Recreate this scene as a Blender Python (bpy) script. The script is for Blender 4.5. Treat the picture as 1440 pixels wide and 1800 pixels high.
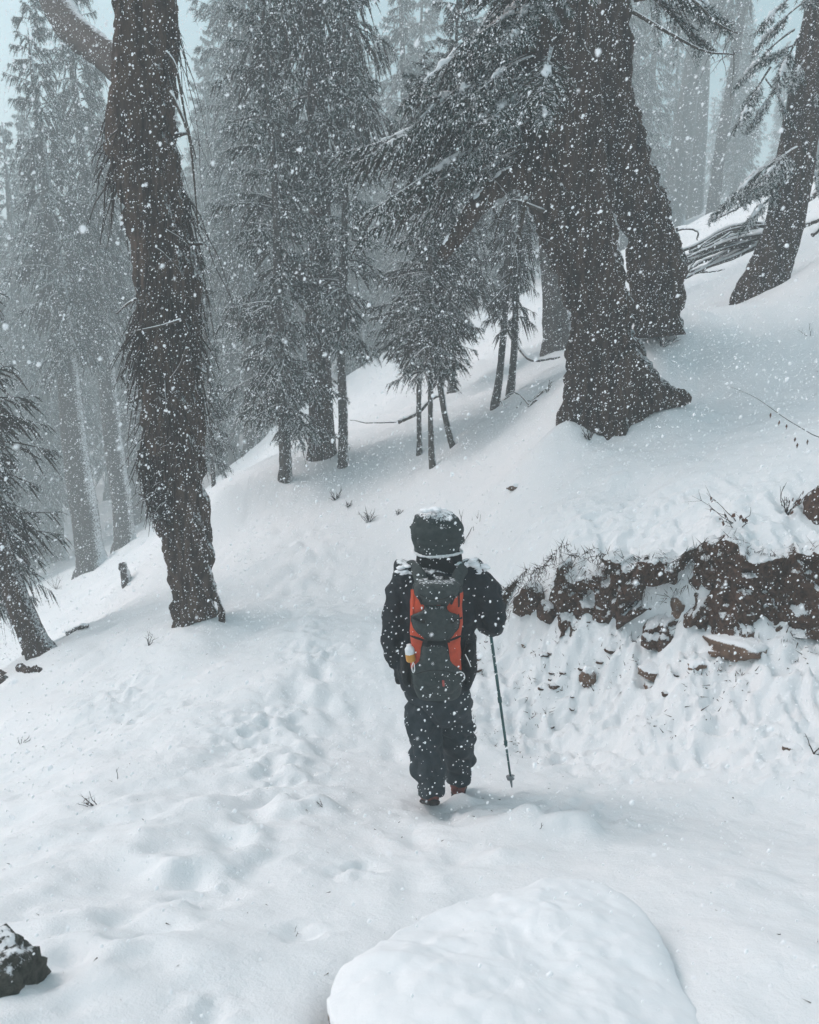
import bpy, math, random
import numpy as np
from mathutils import Vector, Matrix, Euler

for o in list(bpy.data.objects):
    bpy.data.objects.remove(o)
SC = bpy.context.scene
COL = SC.collection
R = math.radians
rng = np.random.default_rng(7)

# ------------------------------------------------------------------ camera, sky, sun, exposure
CAM_Z, PITCH, FPX = 2.55, R(11), 1500.0
cam = bpy.data.cameras.new('camera')
cam.sensor_fit = 'VERTICAL'
cam.sensor_height = 24.0
cam.lens = 24.0 * FPX / 1800.0
cam.clip_start = 0.05
cam.clip_end = 900
cam_o = bpy.data.objects.new('camera', cam)
cam_o.location = (0, 0, CAM_Z)
cam_o.rotation_euler = (R(90) - PITCH, 0, 0)
COL.objects.link(cam_o)
cam.dof.use_dof = True
cam.dof.focus_distance = 5.0
cam.dof.aperture_fstop = 3.6
SC.camera = cam_o

w = bpy.data.worlds.new('World')
SC.world = w
w.use_nodes = True
nt = w.node_tree
bg = nt.nodes['Background']
sky = nt.nodes.new('ShaderNodeTexSky')
sky.sky_type = 'NISHITA'
sky.sun_disc = False
sky.sun_elevation = R(50)
sky.sun_rotation = R(-75)
sky.air_density = 1.0
sky.dust_density = 4.0
hsv = nt.nodes.new('ShaderNodeHueSaturation')          # overcast: the cloud layer greys the blue
hsv.inputs['Saturation'].default_value = 0.80
hsv.inputs['Hue'].default_value = 0.440
nt.links.new(sky.outputs[0], hsv.inputs['Color'])
nt.links.new(hsv.outputs[0], bg.inputs['Color'])
bg.inputs['Strength'].default_value = 0.15

sun = bpy.data.lights.new('sun', 'SUN')
sun.energy = 0.5
sun.angle = R(28)
sun.color = (0.98, 1.0, 0.985)
sun_o = bpy.data.objects.new('sun', sun)
sun_o.rotation_euler = (R(40), 0, R(-105))
COL.objects.link(sun_o)

SC.view_settings.view_transform = 'Standard'
SC.view_settings.look = 'None'
SC.view_settings.exposure = 0.33
SC.view_settings.gamma = 1.0
SC.cycles.max_bounces = 6
SC.cycles.diffuse_bounces = 3
SC.cycles.volume_bounces = 4
SC.cycles.use_denoising = True

# ------------------------------------------------------------------ helpers
def at(px, py, Y):
    """photo direction -> world point at distance Y along the ground axis"""
    u = (px - 720) / FPX
    v = (900 - py) / FPX
    t = Y / (math.cos(PITCH) + v * math.sin(PITCH))
    return np.array([u * t, Y, CAM_Z + (-math.sin(PITCH) + v * math.cos(PITCH)) * t])

def px_size(py, Y):
    v = (900 - py) / FPX
    return Y / (math.cos(PITCH) + v * math.sin(PITCH)) / FPX

def _h(ix, iy, iz, s):
    n = (ix.astype(np.int64) * 374761393 + iy.astype(np.int64) * 668265263
         + iz.astype(np.int64) * 2147483647 + s * 1274126177) & 0xffffffff
    n = ((n ^ (n >> 13)) * 1274126177) & 0xffffffff
    n = ((n ^ (n >> 16)) * 2246822519) & 0xffffffff
    return ((n ^ (n >> 15)) & 0xffff) / 65535.0

def vn(x, y, z=None, s=0):
    x = np.asarray(x, float); y = np.asarray(y, float)
    if z is None:
        fx = np.floor(x); fy = np.floor(y)
        a = x - fx; b = y - fy
        a = a * a * a * (a * (a * 6 - 15) + 10); b = b * b * b * (b * (b * 6 - 15) + 10)
        k = np.zeros_like(fx)
        h = lambda i, j: _h(fx + i, fy + j, k, s)
        return ((h(0, 0) * (1 - a) + h(1, 0) * a) * (1 - b) + (h(0, 1) * (1 - a) + h(1, 1) * a) * b) * 2 - 1
    z = np.asarray(z, float)
    fx = np.floor(x); fy = np.floor(y); fz = np.floor(z)
    a = x - fx; b = y - fy; c = z - fz
    a = a * a * (3 - 2 * a); b = b * b * (3 - 2 * b); c = c * c * (3 - 2 * c)
    h = lambda i, j, k: _h(fx + i, fy + j, fz + k, s)
    l0 = (h(0, 0, 0) * (1 - a) + h(1, 0, 0) * a) * (1 - b) + (h(0, 1, 0) * (1 - a) + h(1, 1, 0) * a) * b
    l1 = (h(0, 0, 1) * (1 - a) + h(1, 0, 1) * a) * (1 - b) + (h(0, 1, 1) * (1 - a) + h(1, 1, 1) * a) * b
    return (l0 * (1 - c) + l1 * c) * 2 - 1

def fbm(x, y, z=None, s=0, o=4, g=0.5):
    r = 0; a = 1.0; f = 1.0
    for i in range(o):
        r = r + a * vn(x * f + 17.3 * i, y * f - 9.1 * i, None if z is None else z * f + 5.7 * i, s + i)
        a *= g; f *= 2.03
    return r

def sstep(x):
    x = np.clip(x, 0, 1)
    return x * x * (3 - 2 * x)

def unit(a):
    return a / np.maximum(np.linalg.norm(a, axis=-1, keepdims=True), 1e-9)

def make_mesh(name, V, faces, mats, smooth=True):
    """faces: list of (int array (M,k), material index)"""
    V = np.asarray(V, np.float32)
    me = bpy.data.meshes.new(name)
    faces = [(np.asarray(f, np.int32), m) for f, m in faces if len(f)]
    nl = sum(f.size for f, m in faces); nf = sum(len(f) for f, m in faces)
    me.vertices.add(len(V)); me.vertices.foreach_set('co', V.ravel())
    me.loops.add(nl); me.polygons.add(nf)
    me.loops.foreach_set('vertex_index', np.concatenate([f.ravel() for f, m in faces]))
    tot = np.concatenate([np.full(len(f), f.shape[1], np.int32) for f, m in faces])
    me.polygons.foreach_set('loop_start', (np.cumsum(tot) - tot).astype(np.int32))
    me.polygons.foreach_set('material_index', np.concatenate([np.full(len(f), m, np.int32) for f, m in faces]))
    me.polygons.foreach_set('use_smooth', np.full(nf, smooth, bool))
    for m in mats:
        me.materials.append(m)
    me.update(calc_edges=True)
    me.validate()
    return me

def link(name, me, parent=None, loc=None):
    o = bpy.data.objects.new(name, me)
    COL.objects.link(o)
    if parent is not None:
        o.parent = parent
    if loc is not None:
        o.location = loc
    return o

def tag(o, label=None, cat=None, group=None, kind=None):
    if label: o['label'] = label
    if cat: o['category'] = cat
    if group: o['group'] = group
    if kind: o['kind'] = kind
    return o

def thing(name, label, cat, loc=(0, 0, 0), group=None):
    o = bpy.data.objects.new(name, None)
    o.empty_display_size = 0.1
    o.location = [float(c) for c in loc]
    COL.objects.link(o)
    return tag(o, label, cat, group)

class Bag:
    """collects vertices and faces of one mesh"""
    def __init__(self): self.V = []; self.F = []; self.n = 0
    def add(self, V, *faces):
        for f, m in faces:
            if len(f): self.F.append((np.asarray(f) + self.n, m))
        self.V.append(np.asarray(V, float).reshape(-1, 3)); self.n += len(self.V[-1])
    def merge(self):
        V = np.concatenate(self.V)
        d = {}
        for f, m in self.F: d.setdefault((m, f.shape[1]), []).append(f)
        return V, [(np.concatenate(fs), k[0]) for k, fs in d.items()]
    def mesh(self, name, mats, off=(0, 0, 0), smooth=True):
        V, F = self.merge()
        return make_mesh(name, V - np.asarray(off), F, mats, smooth)

def grid_faces(nu, nv, wrap=False):
    """nu rows, nv columns"""
    i, j = np.meshgrid(np.arange(nu - 1), np.arange(nv if wrap else nv - 1), indexing='ij')
    j2 = (j + 1) % nv
    return np.stack([i * nv + j, i * nv + j2, (i + 1) * nv + j2, (i + 1) * nv + j], -1).reshape(-1, 4)

def resample(P, n):
    """smooth (Catmull-Rom) resampling of control rows"""
    P = np.asarray(P, float)
    if len(P) == 2:
        t = np.linspace(0, 1, n)[:, None]
        return P[0] * (1 - t) + P[1] * t
    Q = np.vstack([2 * P[0] - P[1], P, 2 * P[-1] - P[-2]])
    t = np.linspace(0, len(P) - 1 - 1e-6, n)
    i = t.astype(int); f = (t - i)[:, None]
    a, b, c, d = Q[i], Q[i + 1], Q[i + 2], Q[i + 3]
    return 0.5 * (2 * b + (c - a) * f + (2 * a - 5 * b + 4 * c - d) * f * f + (3 * b - a - 3 * c + d) * f ** 3)

def frames(C):
    T = unit(np.gradient(C, axis=0))
    ref = np.array([0.0, 1.0, 0.0]) if abs(T[:, 1]).mean() < 0.8 else np.array([0.0, 0, 1])
    A = unit(np.cross(np.broadcast_to(ref, T.shape), T))
    B = np.cross(T, A)
    return T, A, B

def tube(C, rad, seg=10, rough=None, cap=True):
    """C (n,3), rad (n,) or (n,2); rough(P,ang)-> radial offset (n,seg)"""
    C = np.asarray(C, float); n = len(C)
    rad = np.asarray(rad, float)
    if rad.ndim == 1: rad = np.stack([rad, rad], -1)
    T, A, B = frames(C)
    th = np.linspace(0, 2 * np.pi, seg, endpoint=False)
    d = A[:, None] * np.cos(th)[None, :, None] * rad[:, 0, None, None] + B[:, None] * np.sin(th)[None, :, None] * rad[:, 1, None, None]
    if rough is not None:
        d = d + unit(d) * rough(C[:, None] + d, th)[..., None]
    V = (C[:, None] + d).reshape(-1, 3)
    F = [grid_faces(n, seg, True)]
    tri = np.zeros((0, 3), int)
    if cap:
        V = np.vstack([V, C[0], C[-1]])
        k = np.arange(seg); k2 = (k + 1) % seg
        tri = np.concatenate([np.stack([k2, k, np.full(seg, n * seg)], -1),
                              np.stack([(n - 1) * seg + k, (n - 1) * seg + k2, np.full(seg, n * seg + 1)], -1)])
    return V, F[0], tri

def ico(sub=2):
    import bmesh
    bm = bmesh.new(); bmesh.ops.create_icosphere(bm, subdivisions=sub, radius=1)
    V = np.array([v.co[:] for v in bm.verts]); F = np.array([[v.index for v in f.verts] for f in bm.faces]); bm.free()
    return V, F
ICO = {k: ico(k) for k in (1, 2, 3, 4)}

# ------------------------------------------------------------------ materials
class NT:
    def __init__(self, name):
        self.m = bpy.data.materials.new(name); self.m.use_nodes = True
        self.t = self.m.node_tree; self.b = self.t.nodes['Principled BSDF']
    def n(self, kind, **kw):
        x = self.t.nodes.new(kind)
        for k, v in kw.items():
            if k in x.inputs.keys(): x.inputs[k].default_value = v
            else: setattr(x, k, v)
        return x
    def l(self, a, b): self.t.links.new(a, b)
    def math(self, op, a, b=None, clamp=False):
        x = self.t.nodes.new('ShaderNodeMath'); x.operation = op; x.use_clamp = clamp
        for i, v in enumerate((a, b)):
            if v is None: continue
            if isinstance(v, (int, float)): x.inputs[i].default_value = v
            else: self.l(v, x.inputs[i])
        return x.outputs[0]
    def noise(self, scale, detail=4, rough=0.55, vec=None):
        x = self.n('ShaderNodeTexNoise'); x.inputs['Scale'].default_value = scale
        x.inputs['Detail'].default_value = detail; x.inputs['Roughness'].default_value = rough
        if vec is not None: self.l(vec, x.inputs['Vector'])
        return x.outputs['Fac']
    def ramp(self, fac, stops):
        x = self.n('ShaderNodeValToRGB'); e = x.color_ramp.elements
        while len(e) < len(stops): e.new(0.5)
        for k, (p, c) in enumerate(stops):
            e[k].position = p; e[k].color = (c, c, c, 1) if isinstance(c, (int, float)) else (*c, 1)
        self.l(fac, x.inputs[0]); return x.outputs[0]
    def mix(self, f, a, b):
        x = self.n('ShaderNodeMix'); x.data_type = 'RGBA'
        if isinstance(f, (int, float)): x.inputs[0].default_value = f
        else: self.l(f, x.inputs[0])
        for i, v in ((6, a), (7, b)):
            if isinstance(v, tuple): x.inputs[i].default_value = (*v, 1)
            else: self.l(v, x.inputs[i])
        return x.outputs[2]
    def bump(self, h, dist, strength=1.0):
        x = self.n('ShaderNodeBump'); x.inputs['Distance'].default_value = dist; x.inputs['Strength'].default_value = strength
        self.l(h, x.inputs['Height']); self.l(x.outputs[0], self.b.inputs['Normal'])
    def facing(self, d):
        g = self.n('ShaderNodeNewGeometry')
        x = self.n('ShaderNodeVectorMath'); x.operation = 'DOT_PRODUCT'
        self.l(g.outputs['Normal'], x.inputs[0]); dd = Vector(d).normalized(); x.inputs[1].default_value = dd
        return x.outputs['Value']
    def pos(self, obj=True):
        return self.n('ShaderNodeTexCoord').outputs['Object'] if obj else self.n('ShaderNodeNewGeometry').outputs['Position']

SNOW = (0.79, 0.815, 0.83)

def mat_snow():
    t = NT('snow'); p = t.pos(False)
    c = t.ramp(t.noise(1.3, 5, 0.6, p), [(0.3, (0.765, 0.80, 0.815)), (0.7, (0.82, 0.835, 0.845))])
    t.l(c, t.b.inputs['Base Color'])
    t.b.inputs['Roughness'].default_value = 0.75
    t.b.inputs['Specular IOR Level'].default_value = 0.15
    h = t.math('ADD', t.noise(38, 5, 0.65, p), t.math('MULTIPLY', t.noise(180, 3, 0.6, p), 0.35))
    t.bump(h, 0.010, 0.7)
    return t.m

def snowy(name, c1, c2, scale, thr=0.55, soft=0.12, amp=0.5, wind=(0, 0, 1), rough=0.85, bump=0.01, zs=1.0, nscale=40, patch=0.0):
    """rock, bark, soil or cloth that carries snow where it faces the wind / the sky"""
    t = NT(name); p = t.pos(True)
    mp = t.n('ShaderNodeMapping'); mp.inputs['Scale'].default_value = (1, 1, zs); t.l(p, mp.inputs[0]); q = mp.outputs[0]
    n1 = t.noise(scale, 6, 0.65, q)
    col = t.ramp(n1, [(0.3, c1), (0.7, c2)])
    f = t.facing(wind)
    n2 = t.noise(nscale, 5, 0.7, p)
    k = t.math('ADD', f, t.math('MULTIPLY', t.math('SUBTRACT', n2, 0.5), amp * 2))
    if patch:
        k = t.math('ADD', k, t.math('MULTIPLY', t.math('SUBTRACT', t.noise(3.5, 3, 0.6, p), 0.5), patch * 2))
    mr = t.n('ShaderNodeMapRange'); mr.interpolation_type = 'SMOOTHSTEP'
    mr.inputs[1].default_value = thr - soft; mr.inputs[2].default_value = thr + soft
    t.l(k, mr.inputs[0])
    t.l(t.mix(mr.outputs[0], col, SNOW), t.b.inputs['Base Color'])
    t.b.inputs['Roughness'].default_value = rough
    t.b.inputs['Specular IOR Level'].default_value = 0.2
    h = t.math('ADD', n1, t.math('MULTIPLY', mr.outputs[0], 0.5))
    t.bump(h, bump, 0.9)
    return t.m

def plain(name, c, rough=0.6, spec=0.3, var=0.15, scale=30, bump=0.0):
    t = NT(name); p = t.pos(True)
    n = t.noise(scale, 4, 0.6, p)
    lo = tuple(x * (1 - var) for x in c); hi = tuple(min(1, x * (1 + var)) for x in c)
    t.l(t.ramp(n, [(0.3, lo), (0.7, hi)]), t.b.inputs['Base Color'])
    t.b.inputs['Roughness'].default_value = rough; t.b.inputs['Specular IOR Level'].default_value = spec
    if bump: t.bump(n, bump, 0.8)
    return t.m

M = {}
M['snow'] = mat_snow()
M['snowfall'] = plain('snowflake', (0.88, 0.90, 0.92), 0.9, 0.1, 0.02)
M['puff'] = plain('settled_snow', (0.86, 0.88, 0.90), 0.85, 0.1, 0.03, 60, 0.006)
WIND = (0.75, -0.15, 0.62)
M['bark'] = snowy('old_bark', (0.008, 0.0055, 0.0045), (0.095, 0.060, 0.045), 13, 0.92, 0.08, 0.62, WIND, 0.9, 0.08, 0.18, 44)
M['bark_brown'] = snowy('brown_bark', (0.014, 0.010, 0.008), (0.120, 0.080, 0.061), 15, 0.90, 0.07, 0.60, WIND, 0.9, 0.07, 0.2, 48)
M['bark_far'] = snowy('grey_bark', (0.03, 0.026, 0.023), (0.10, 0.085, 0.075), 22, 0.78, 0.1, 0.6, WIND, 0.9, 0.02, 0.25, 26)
M['twig'] = snowy('dead_twig', (0.022, 0.016, 0.013), (0.06, 0.043, 0.035), 40, 0.72, 0.1, 0.35, (0, 0, 1), 0.9, 0.004, 1, 30)
M['log'] = snowy('snowy_branch', (0.03, 0.024, 0.02), (0.085, 0.065, 0.052), 30, 0.28, 0.12, 0.3, (0.1, 0, 1), 0.9, 0.01, 1, 26)
M['needle'] = plain('spruce_needles', (0.036, 0.058, 0.046), 0.7, 0.2, 0.35, 5)
M['needle_far'] = plain('spruce_needles_far', (0.045, 0.058, 0.050), 0.7, 0.2, 0.3, 3)
M['soil'] = snowy('red_soil', (0.028, 0.017, 0.012), (0.130, 0.073, 0.050), 24, 0.60, 0.07, 0.66, (0.1, -0.1, 1), 0.95, 0.03, 1, 55, 0.48)
M['stone'] = snowy('brown_stone', (0.07, 0.042, 0.030), (0.20, 0.125, 0.085), 16, 0.36, 0.12, 0.35, (0.1, 0, 1), 0.9, 0.012, 1, 30)
M['rock_dark'] = snowy('lichen_rock', (0.018, 0.020, 0.017), (0.10, 0.10, 0.085), 34, 0.86, 0.08, 0.75, (0.25, 0.1, 1), 0.9, 0.012, 1, 46)
M['boulder'] = snowy('snow_boulder', (0.06, 0.05, 0.042), (0.18, 0.15, 0.125), 20, 0.02, 0.08, 0.12, (0, 0.15, 1), 0.85, 0.004, 1, 18)
M['leaf'] = plain('dry_leaf', (0.10, 0.045, 0.028), 0.8, 0.2, 0.3, 40)
M['grass'] = plain('dry_grass', (0.045, 0.03, 0.02), 0.9, 0.1, 0.4, 12)

# ------------------------------------------------------------------ ground
CP = [(0, 0, 1.0), (-1.02, 1.83, 0.88), (0, 1.95, 0.76), (1.14, 2.06, 0.80), (-2, 0, 1.0), (2.2, 0.2, 1.2), (0, -4, 1.6), (-6, -5, 0.2), (6, -4, 3.4),
      (0.3, 2.9, 0.44), (-0.9, 3.1, 0.40), (1.2, 3.1, 0.42), (0.13, 4.43, 0), (-0.71, 4.43, 0.03), (0.92, 4.52, 0.0), (1.84, 5.01, 0.06), (2.27, 4.34, 0.14),
      (1.23, 6.0, 0.05), (0.6, 6.6, 0.0), (0.0, 6.4, -0.02), (-0.65, 9.45, 0.05), (-1.14, 10.37, 0.1), (-1.9, 12.74, 0.25), (0.1, 8.6, 0.12),
      (-2.08, 7.95, -0.05), (-1.2, 7.2, 0.0), (-2.67, 6.58, -0.38), (-4.47, 9.51, -1.0), (-2.0, 3.9, 0.12), (-1.9, 5.2, -0.1), (-3.3, 5.5, -0.65), (-4.6, 6.5, -1.15),
      tuple(at(160, 1003, 25)), tuple(at(222, 968, 28)), (-8, 20, -3.2), (-4.0, 12.0, -1.0), (-5.5, 15, -1.9), (-2.94, 13, 0.36), (-1.8, 15, 0.88), tuple(at(396, 831, 50)), (-4.6, 20, -1.0), (-1.45, 14, 0.78),
      (0.23, 11.5, 0.91), (1.46, 13, 1.69), (0.1, 15.5, 1.3), (2.56, 15, 2.24), (2.04, 9, 1.76), (1.2, 9.2, 1.25), tuple(at(1000, 735, 8.75)), tuple(at(1070, 770, 8.55)), tuple(at(1130, 725, 8.7)), (2.98, 9.2, 2.1), (2.85, 9.9, 2.75), (4.88, 13, 3.3), (3.6, 11.0, 3.0), (4.87, 11.5, 3.25),
      (5.3, 11.0, 3.7), tuple(at(1180, 402, 52)), tuple(at(1250, 402, 40)), (3.81, 8, 2.07), (2.8, 7.2, 1.64), (1.81, 7, 1.19), (2.19, 24, 3.29), (-1.37, 26, 2.02), tuple(at(1440, 300, 48)),
      (2.2, 5.45, 0.55), (2.3, 5.95, 1.12), (1.25, 6.2, 0.42), (1.25, 6.65, 0.92), (0.8, 6.9, 0.55), (2.75, 5.25, 0.72), (2.9, 5.85, 1.18), (4.2, 5.0, 1.0), (4.2, 5.6, 1.6), (1.78, 5.3, 0.2),
      (-14, 20, -4.8), (-12, 8, -4.2), (-26, 45, -11), (-3, 58, 0.5), (32, 50, 17), (0, 90, 9), (-60, 90, -14), (70, 90, 30), (-40, 0, -14), (40, 0, 20), (12, 8, 6.4), (0, -40, 4), (-60, -60, -10), (60, -60, 24)]
CP = np.array(CP, float)
def _tps_fit(P):
    n = len(P); d = np.linalg.norm(P[:, None, :2] - P[None, :, :2], axis=-1)
    K = np.where(d > 0, d * d * np.log(np.maximum(d, 1e-9)), 0) + np.eye(n) * 0.02
    A = np.zeros((n + 3, n + 3)); A[:n, :n] = K; A[:n, n] = 1; A[:n, n + 1:] = P[:, :2]; A[n, :n] = 1; A[n + 1:, :n] = P[:, :2].T
    return np.linalg.solve(A, np.concatenate([P[:, 2], np.zeros(3)]))
_W = _tps_fit(CP)
def base_z(x, y):
    x = np.asarray(x, float); y = np.asarray(y, float); r = _W[-3] + _W[-2] * x + _W[-1] * y
    for (cx, cy, _), wv in zip(CP, _W):
        d2 = (x - cx) ** 2 + (y - cy) ** 2
        r = r + wv * 0.5 * d2 * np.log(np.maximum(d2, 1e-12))
    return r

BANK = resample([(0.55, 6.75), (0.85, 6.60), (1.23, 6.40), (1.75, 6.02), (2.25, 5.72), (2.85, 5.50), (3.6, 5.35), (4.8, 5.2)], 160)   # foot of the cut bank, in plan
_bt = np.gradient(BANK, axis=0); _bt /= np.linalg.norm(_bt, axis=1, keepdims=True)
BN = np.stack([-_bt[:, 1], _bt[:, 0]], -1)                    # uphill
BAMP = np.interp(BANK[:, 0], [0.55, 0.9, 1.2, 2.2, 3.0, 4.8], [0, 0.06, 0.16, 0.28, 0.36, 0.4])
def bank_sd(x, y):
    sh = np.shape(x); x = np.ravel(x); y = np.ravel(y)
    sd = np.full(x.shape, 9.0); am = np.zeros(x.shape)
    m = (x > -0.8) & (x < 6.5) & (y > 3.2) & (y < 8.5)
    if m.any():
        X = np.stack([x[m], y[m]], -1)
        best = np.full(len(X), 1e9); bi = np.zeros(len(X), int)
        for i in range(0, len(BANK), 2):
            d = ((X - BANK[i]) ** 2).sum(-1); u = d < best
            best[u] = d[u]; bi[u] = i
        sd[m] = ((X - BANK[bi]) * BN[bi]).sum(-1); am[m] = BAMP[bi] * np.exp(-np.maximum(np.sqrt(best) - np.abs(sd[m]), 0) * 6)
    return sd.reshape(sh), am.reshape(sh)

def gauss(x, y, cx, cy, sx, sy, a):
    c, s = math.cos(a), math.sin(a)
    u = (x - cx) * c + (y - cy) * s; v = -(x - cx) * s + (y - cy) * c
    return np.exp(-0.5 * ((u / sx) ** 2 + (v / sy) ** 2))

PRINTS = []
_rp = random.Random(3)
def _trail(pts, n, side, jit):
    P = resample(pts, n)
    for i in range(n):
        t = P[min(i + 1, n - 1)] - P[max(i - 1, 0)]; a = math.atan2(t[1], t[0])
        sg = 1 if i % 2 else -1
        PRINTS.append((P[i][0] - math.sin(a) * side * sg + _rp.uniform(-jit, jit), P[i][1] + math.cos(a) * side * sg + _rp.uniform(-jit, jit), a + _rp.uniform(-.3, .3), _rp.uniform(.55, 1.0)))
_trail([(-0.95, 2.6), (-0.75, 3.6), (-0.7, 4.6), (-0.75, 6.0), (-0.95, 7.6), (-1.2, 9.4), (-1.6, 11.5)], 30, 0.12, 0.06)
_trail([(0.1, 2.2), (0.12, 3.2), (0.12, 4.2)], 7, 0.11, 0.04)
_trail([(-0.2, 5.4), (-0.3, 7.2), (-0.7, 9.0), (-1.3, 11.0)], 11, 0.12, 0.05)

BUMPS = [tuple(at(545, 1415, 4.2)[:2]) + (0.12, 0.09, 0.10), (0.62, 4.02, 0.16, 0.10, 0.10), (0.78, 3.86, 0.14, 0.1, 0.07), (0.95, 3.95, 0.15, 0.08, 0.05), (0.45, 3.55, 0.10, 0.08, 0.05),
         (-1.0, 3.35, 0.16, 0.1, 0.06), (-0.85, 4.9, 0.20, 0.12, 0.07), (-0.62, 4.6, 0.14, 0.1, 0.06), (-0.95, 5.6, 0.3, 0.12, 0.05),
         (-0.7, 2.35, 0.3, 0.16, 0.06), (-1.5, 2.6, 0.4, 0.2, 0.06), (-1.3, 3.9, 0.5, 0.25, 0.05)]

def _flat(px, py, z):
    d = at(px, py, 1.0) - np.array([0, 0, CAM_Z]); p = np.array([0, 0, CAM_Z]) + d * ((z - CAM_Z) / d[2]); return float(p[0]), float(p[1])
SCUFF = [_flat(625, 1520, .3) + (.10,), _flat(530, 1648, .5) + (.08,), _flat(370, 1785, .75) + (.07,), _flat(1000, 1430, .05) + (.16,), _flat(1080, 1450, .08) + (.12,), _flat(480, 1250, -.05) + (.22,),
         _flat(430, 1290, -.05) + (.2,), _flat(560, 1150, 0) + (.2,), _flat(500, 1350, 0) + (.16,), _flat(820, 1420, 0) + (.12,), _flat(200, 1240, -.4) + (.25,), _flat(270, 1270, -.3) + (.2,)]

def ground(x, y, detail=True):
    x = np.asarray(x, float); y = np.asarray(y, float)
    z = base_z(x, y)
    sd, am = bank_sd(x, y)
    w = np.clip(1 - np.abs(sd) / 0.8, 0, 1)
    step = sstep((sd + 0.02) / 0.14) - sstep((sd + 0.55) / 1.2)
    z = z + am * 1.1 * step
    z = np.where(z > 9, 9 + 6 * (1 - np.exp(-(np.maximum(z, 9) - 9) / 6)), z)
    if not detail: return z
    xc = np.interp(y, [0, 3, 5, 7, 9, 11, 14], [0.2, 0.25, 0.15, -0.2, -0.6, -1.2, -2.2])
    wl = 0.75 * sstep((1.45 - np.abs(x - xc)) / 1.0) * sstep((y - 4.6) / 1.2) * sstep((13.0 - y) / 4.5)
    z = z * (1 - wl) + base_z(xc, y) * wl
    dist = np.sqrt(x * x + y * y)
    onpath = np.exp(-0.5 * ((x - np.interp(y, [0, 3, 5, 7, 9, 11, 14], [0.2, 0.25, 0.15, -0.2, -0.6, -1.2, -2.2])) / 0.75) ** 2)
    far = sstep((dist - 2) / 30)
    z = z + fbm(x * 0.75, y * 0.75, None, 11, 3) * (0.045 + 0.10 * far) * (1 - 0.85 * onpath)
    z = z + fbm(x * 2.6, y * 2.6, None, 23, 4) * 0.030 * (1 - 0.7 * onpath)
    # soft windblown ripples running down the left slope
    lft = sstep((-x - 0.3) / 1.2) * sstep((12 - y) / 4)
    z = z + lft * 0.035 * vn((x * 0.55 + y * 0.84) * 0.8, (x * 0.84 - y * 0.55) * 3.2, None, 31)
    # clods and roughness below and on the bank
    cl = np.exp(-0.5 * ((sd + 0.42) / 0.42) ** 2) * sstep((x - 0.2) / 0.7) * sstep((dist - 3.2) / 1.0)
    bil = 0.8 * np.abs(vn(x * 6.5, y * 6.5, None, 41)) + 0.7 * np.abs(vn(x * 13, y * 13, None, 42)) + 0.3 * np.abs(vn(x * 23, y * 23, None, 43))
    z = z + cl * (0.5 - bil) * 0.13
    ab = np.exp(-0.5 * ((sd - 0.5) / 0.5) ** 2) * sstep((x - 0.2) / 0.7)
    z = z + ab * (0.5 - bil) * 0.055
    # trampled rough centre of the path
    tr = onpath * sstep((y - 2.6) / 1.0)
    z = z + tr * (vn(x * 9, y * 9, None, 51) * 0.008 + vn(x * 19, y * 19, None, 52) * 0.005)
    rg = np.exp(-0.5 * ((x - np.interp(y, [2.3, 3.2, 4.6, 6, 8, 10, 12], [-1.0, -0.85, -0.72, -0.78, -1.0, -1.35, -1.9])) / 0.17) ** 2) * sstep((12 - y) / 3)
    z = z + rg * (0.014 + 0.040 * fbm(x * 4.5, y * 4.5, None, 61, 3))
    z = z + (vn(x * 9, y * 9, None, 54) * 0.006 + vn(x * 16, y * 16, None, 55) * 0.004) * (0.5 + 0.5 * vn(x * 0.8, y * 0.8, None, 56))
    for cx, cy, sg in SCUFF:
        m = (np.abs(x - cx) < 4 * sg) & (np.abs(y - cy) < 4 * sg)
        if m.any():
            gq_ = np.exp(-0.5 * ((x[m] - cx) ** 2 + (y[m] - cy) ** 2) / sg ** 2)
            z[m] += gq_ * (-0.02 + 0.030 * vn(x[m] * 15, y[m] * 15, None, 57) + 0.018 * vn(x[m] * 24, y[m] * 24, None, 58))
    for cx, cy, a, k in PRINTS:
        m = (np.abs(x - cx) < 0.5) & (np.abs(y - cy) < 0.5)
        if m.any():
            g1 = gauss(x[m], y[m], cx, cy, 0.12, 0.055, a); g2 = gauss(x[m], y[m], cx, cy, 0.19, 0.12, a)
            wob = 0.6 + 0.8 * np.abs(vn(x[m] * 14, y[m] * 14, None, 71))
            z[m] += k * (-0.042 * g1 + 0.016 * (g2 - g1) * wob)
    for cx, cy, sx, sy, hh in BUMPS:
        m = (np.abs(x - cx) < 1.5) & (np.abs(y - cy) < 1.5)
        if m.any():
            z[m] += hh * gauss(x[m], y[m], cx, cy, sx, sy, 0.4) * (0.75 + 0.5 * vn(x[m] * 8, y[m] * 8, None, 77))
    z = z - 0.06 * gauss(x, y, -0.17, 1.98, 0.05, 0.16, 0.1) - 0.03 * gauss(x, y, -0.08, 2.25, 0.05, 0.12, -0.6)
    # mounded snow round the tree feet, scuffed hollow at the walker's boots
    z = z - 0.04 * gauss(x, y, 0.14, 4.42, 0.09, 0.16, 0.2) + 0.05 * gauss(x, y, 0.275, 4.52, 0.07, 0.035, 0.2)
    z = z + 0.012 * vn(x * 16, y * 16, None, 88) * gauss(x, y, 0.25, 4.3, 0.25, 0.16, 0)
    return z

def gz(x, y):
    return float(ground(np.array([[float(x)]]), np.array([[float(y)]]))[0, 0])

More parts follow.
